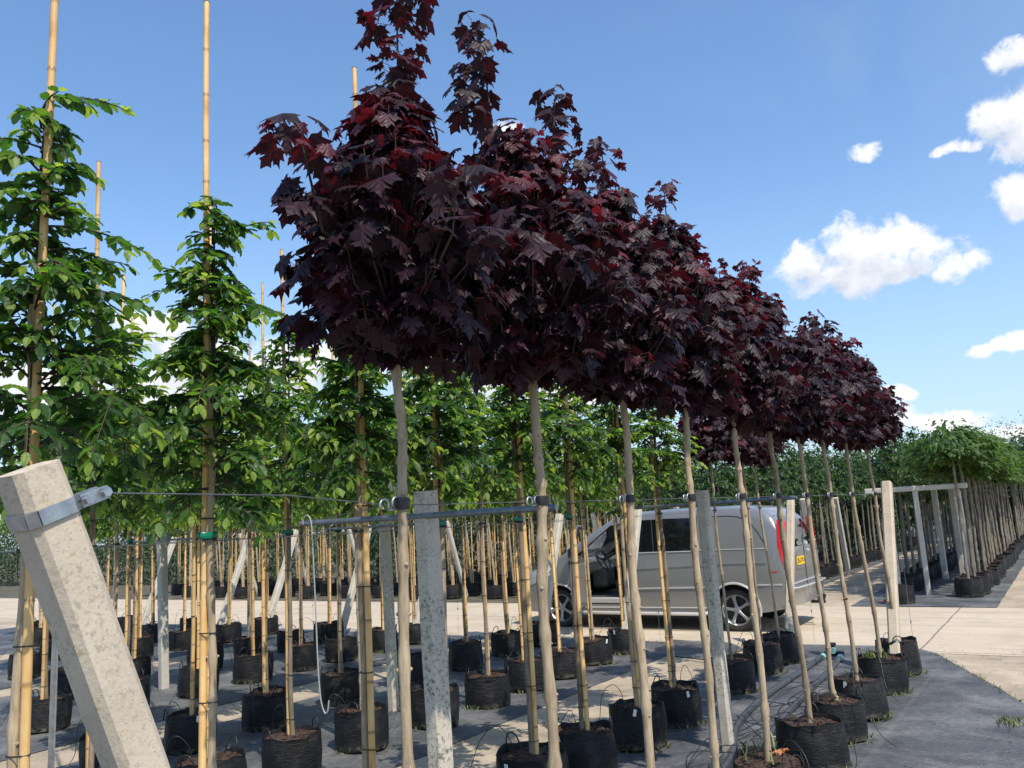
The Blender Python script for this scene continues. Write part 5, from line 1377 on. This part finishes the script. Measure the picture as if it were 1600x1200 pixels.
BT = [(-4.9, 34, 3.7, 2.0), (-6.2, 36, 3.5, 2.4), (-4.3, 39, 4.3, 1.6), (-14, 36, 3.9, 3.4), (-11.5, 38, 4.1, 3.2), (-9.4, 41, 4.2, 3.4), (-7.4, 44, 4.6, 3.2), (-5.4, 47, 4.9, 3.0), (-4.6, 44, 5.4, 1.8), (-1.5, 60, 5.6, 4.0), (2.2, 62, 6.0, 4.5), (6.5, 64, 6.4, 5.0),
      (-17, 34, 4.2, 3.8), (-20.5, 32, 4.2, 4.0), (-24.5, 30, 4.2, 4.2), (-29, 29, 4.4, 4.4), (-34, 28, 4.6, 4.6), (-39, 26, 4.6, 4.6), (-9, 55, 6, 5), (-4, 64, 6.6, 5)]
BT.sort(key=lambda q: -math.atan2(q[0], q[1]))
ORD20 = ['first', 'second', 'third', 'fourth', 'fifth', 'sixth', 'seventh', 'eighth', 'ninth', 'tenth', 'eleventh', 'twelfth', 'thirteenth', 'fourteenth', 'fifteenth', 'sixteenth', 'seventeenth', 'eighteenth', 'nineteenth', 'twentieth']
for i, (x, y, h, w) in enumerate(BT):
    big_tree(x, y, h, w, 800 + i, 'dark bushy background tree, ' + ORD20[i] + ' along the skyline counted from the right edge')


def hedge(x0, x1, y, h, d, n, seed, label, zlow=.05, mat='far_leaf', size=(.07, .15)):
    rg = np.random.default_rng(seed)
    X = rg.uniform(x0, x1, n); top = h * (1 + .06 * np.sin(X * 1.7 + seed) + .05 * np.sin(X * 4.3) + .03 * np.sin(X * 11.0))
    Z = zlow + (top - zlow) * rg.random(n) ** .85; Y = y + d * (rg.random(n) ** 2) * np.where(rg.random(n) < .8, 1, 1)
    Y += .12 * np.sin(X * 3.1 + Z * 2.3) + .10 * np.sin(X * 7.7 - Z * 5.1)
    P = np.c_[X - (x0 + x1) / 2, Y - y, Z]; D = np.c_[rg.uniform(-1, 1, n), rg.uniform(-1.2, .2, n), rg.uniform(-1.1, .4, n)]
    Nn = np.c_[rg.uniform(-.7, .7, n), rg.uniform(-1.0, .2, n), rg.uniform(.1, 1, n)]
    me = stamp('hedge_foliage', FARL, P, D, Nn, rg.uniform(*size, n), rg.random(n) ** 1.4, MT[mat])
    root = empty('hedge', ((x0 + x1) / 2, y, 0)); tag(root, label, 'hedge'); link_obj('foliage', me, root)
    mb = MB(); rr = random.Random(seed)
    for k in range(int((x1 - x0) / .5)):
        x = x0 + .5 * k + rr.uniform(-.1, .1) - (x0 + x1) / 2; mb.tube([(x, d * .5, 0), (x + rr.uniform(-.1, .1), d * .5, h * .5), (x + rr.uniform(-.2, .2), d * .4, h * .85)], [.03, .02, .008], 5)
    mb.build('stems', MT['far_bark'], root)
    return root
hedge(-24, -8.6, 23.4, 3.3, 2.2, 30000, 1, 'dense dark hedge closing off the shaded block across the road, behind the van nose')
hedge(-60, -24, 21.5, 3.4, 2.4, 32000, 2, 'dense dark hedge closing off the far left behind the rows', size=(.09, .17))
hedge(-8.8, -5.3, 31.0, 3.5, 2.4, 12000, 3, 'dark leafy hedge behind the thin stems left of the far path')
hedge(-5.2, -1.0, 46.5, 4.2, 3.0, 8000, 4, 'tall hedge at the far end of the path', size=(.12, .24))

def litter():
    rr = random.Random(12); mb = MB()
    for k in range(2600):
        if k % 3 == 0: x, y = rr.uniform(-9, 1.2), rr.uniform(3, 11.6)
        elif k % 3 == 1: y = rr.uniform(3, 11); x = rr.choice((-1.82, -3.22, -5.36, -6.93, -.9)) + rr.gauss(0, .30)
        else: x = rr.uniform(-12, 3); y = 11.55 + rr.gauss(0, .16)
        s_ = rr.uniform(.004, .013); a = rr.random() * 6.28; c, sn = math.cos(a) * s_, math.sin(a) * s_
        z = .013; mb.add([(x + c, y + sn, z), (x - sn * .5, y + c * .5, z + s_ * .5), (x - c, y - sn, z + .002), (x + sn * .5, y - c * .5, z + s_ * .3)], [(0, 1, 2, 3)])
    o = mb.build('litter', MT['litter'], smooth=False); tag(o, 'dry leaf crumbs and soil scattered on ground sheets and concrete', 'litter', kind='stuff')
MT['litter'] = simple('litter', (.20, .13, .07), .9, var=.6, scale=3)
litter()
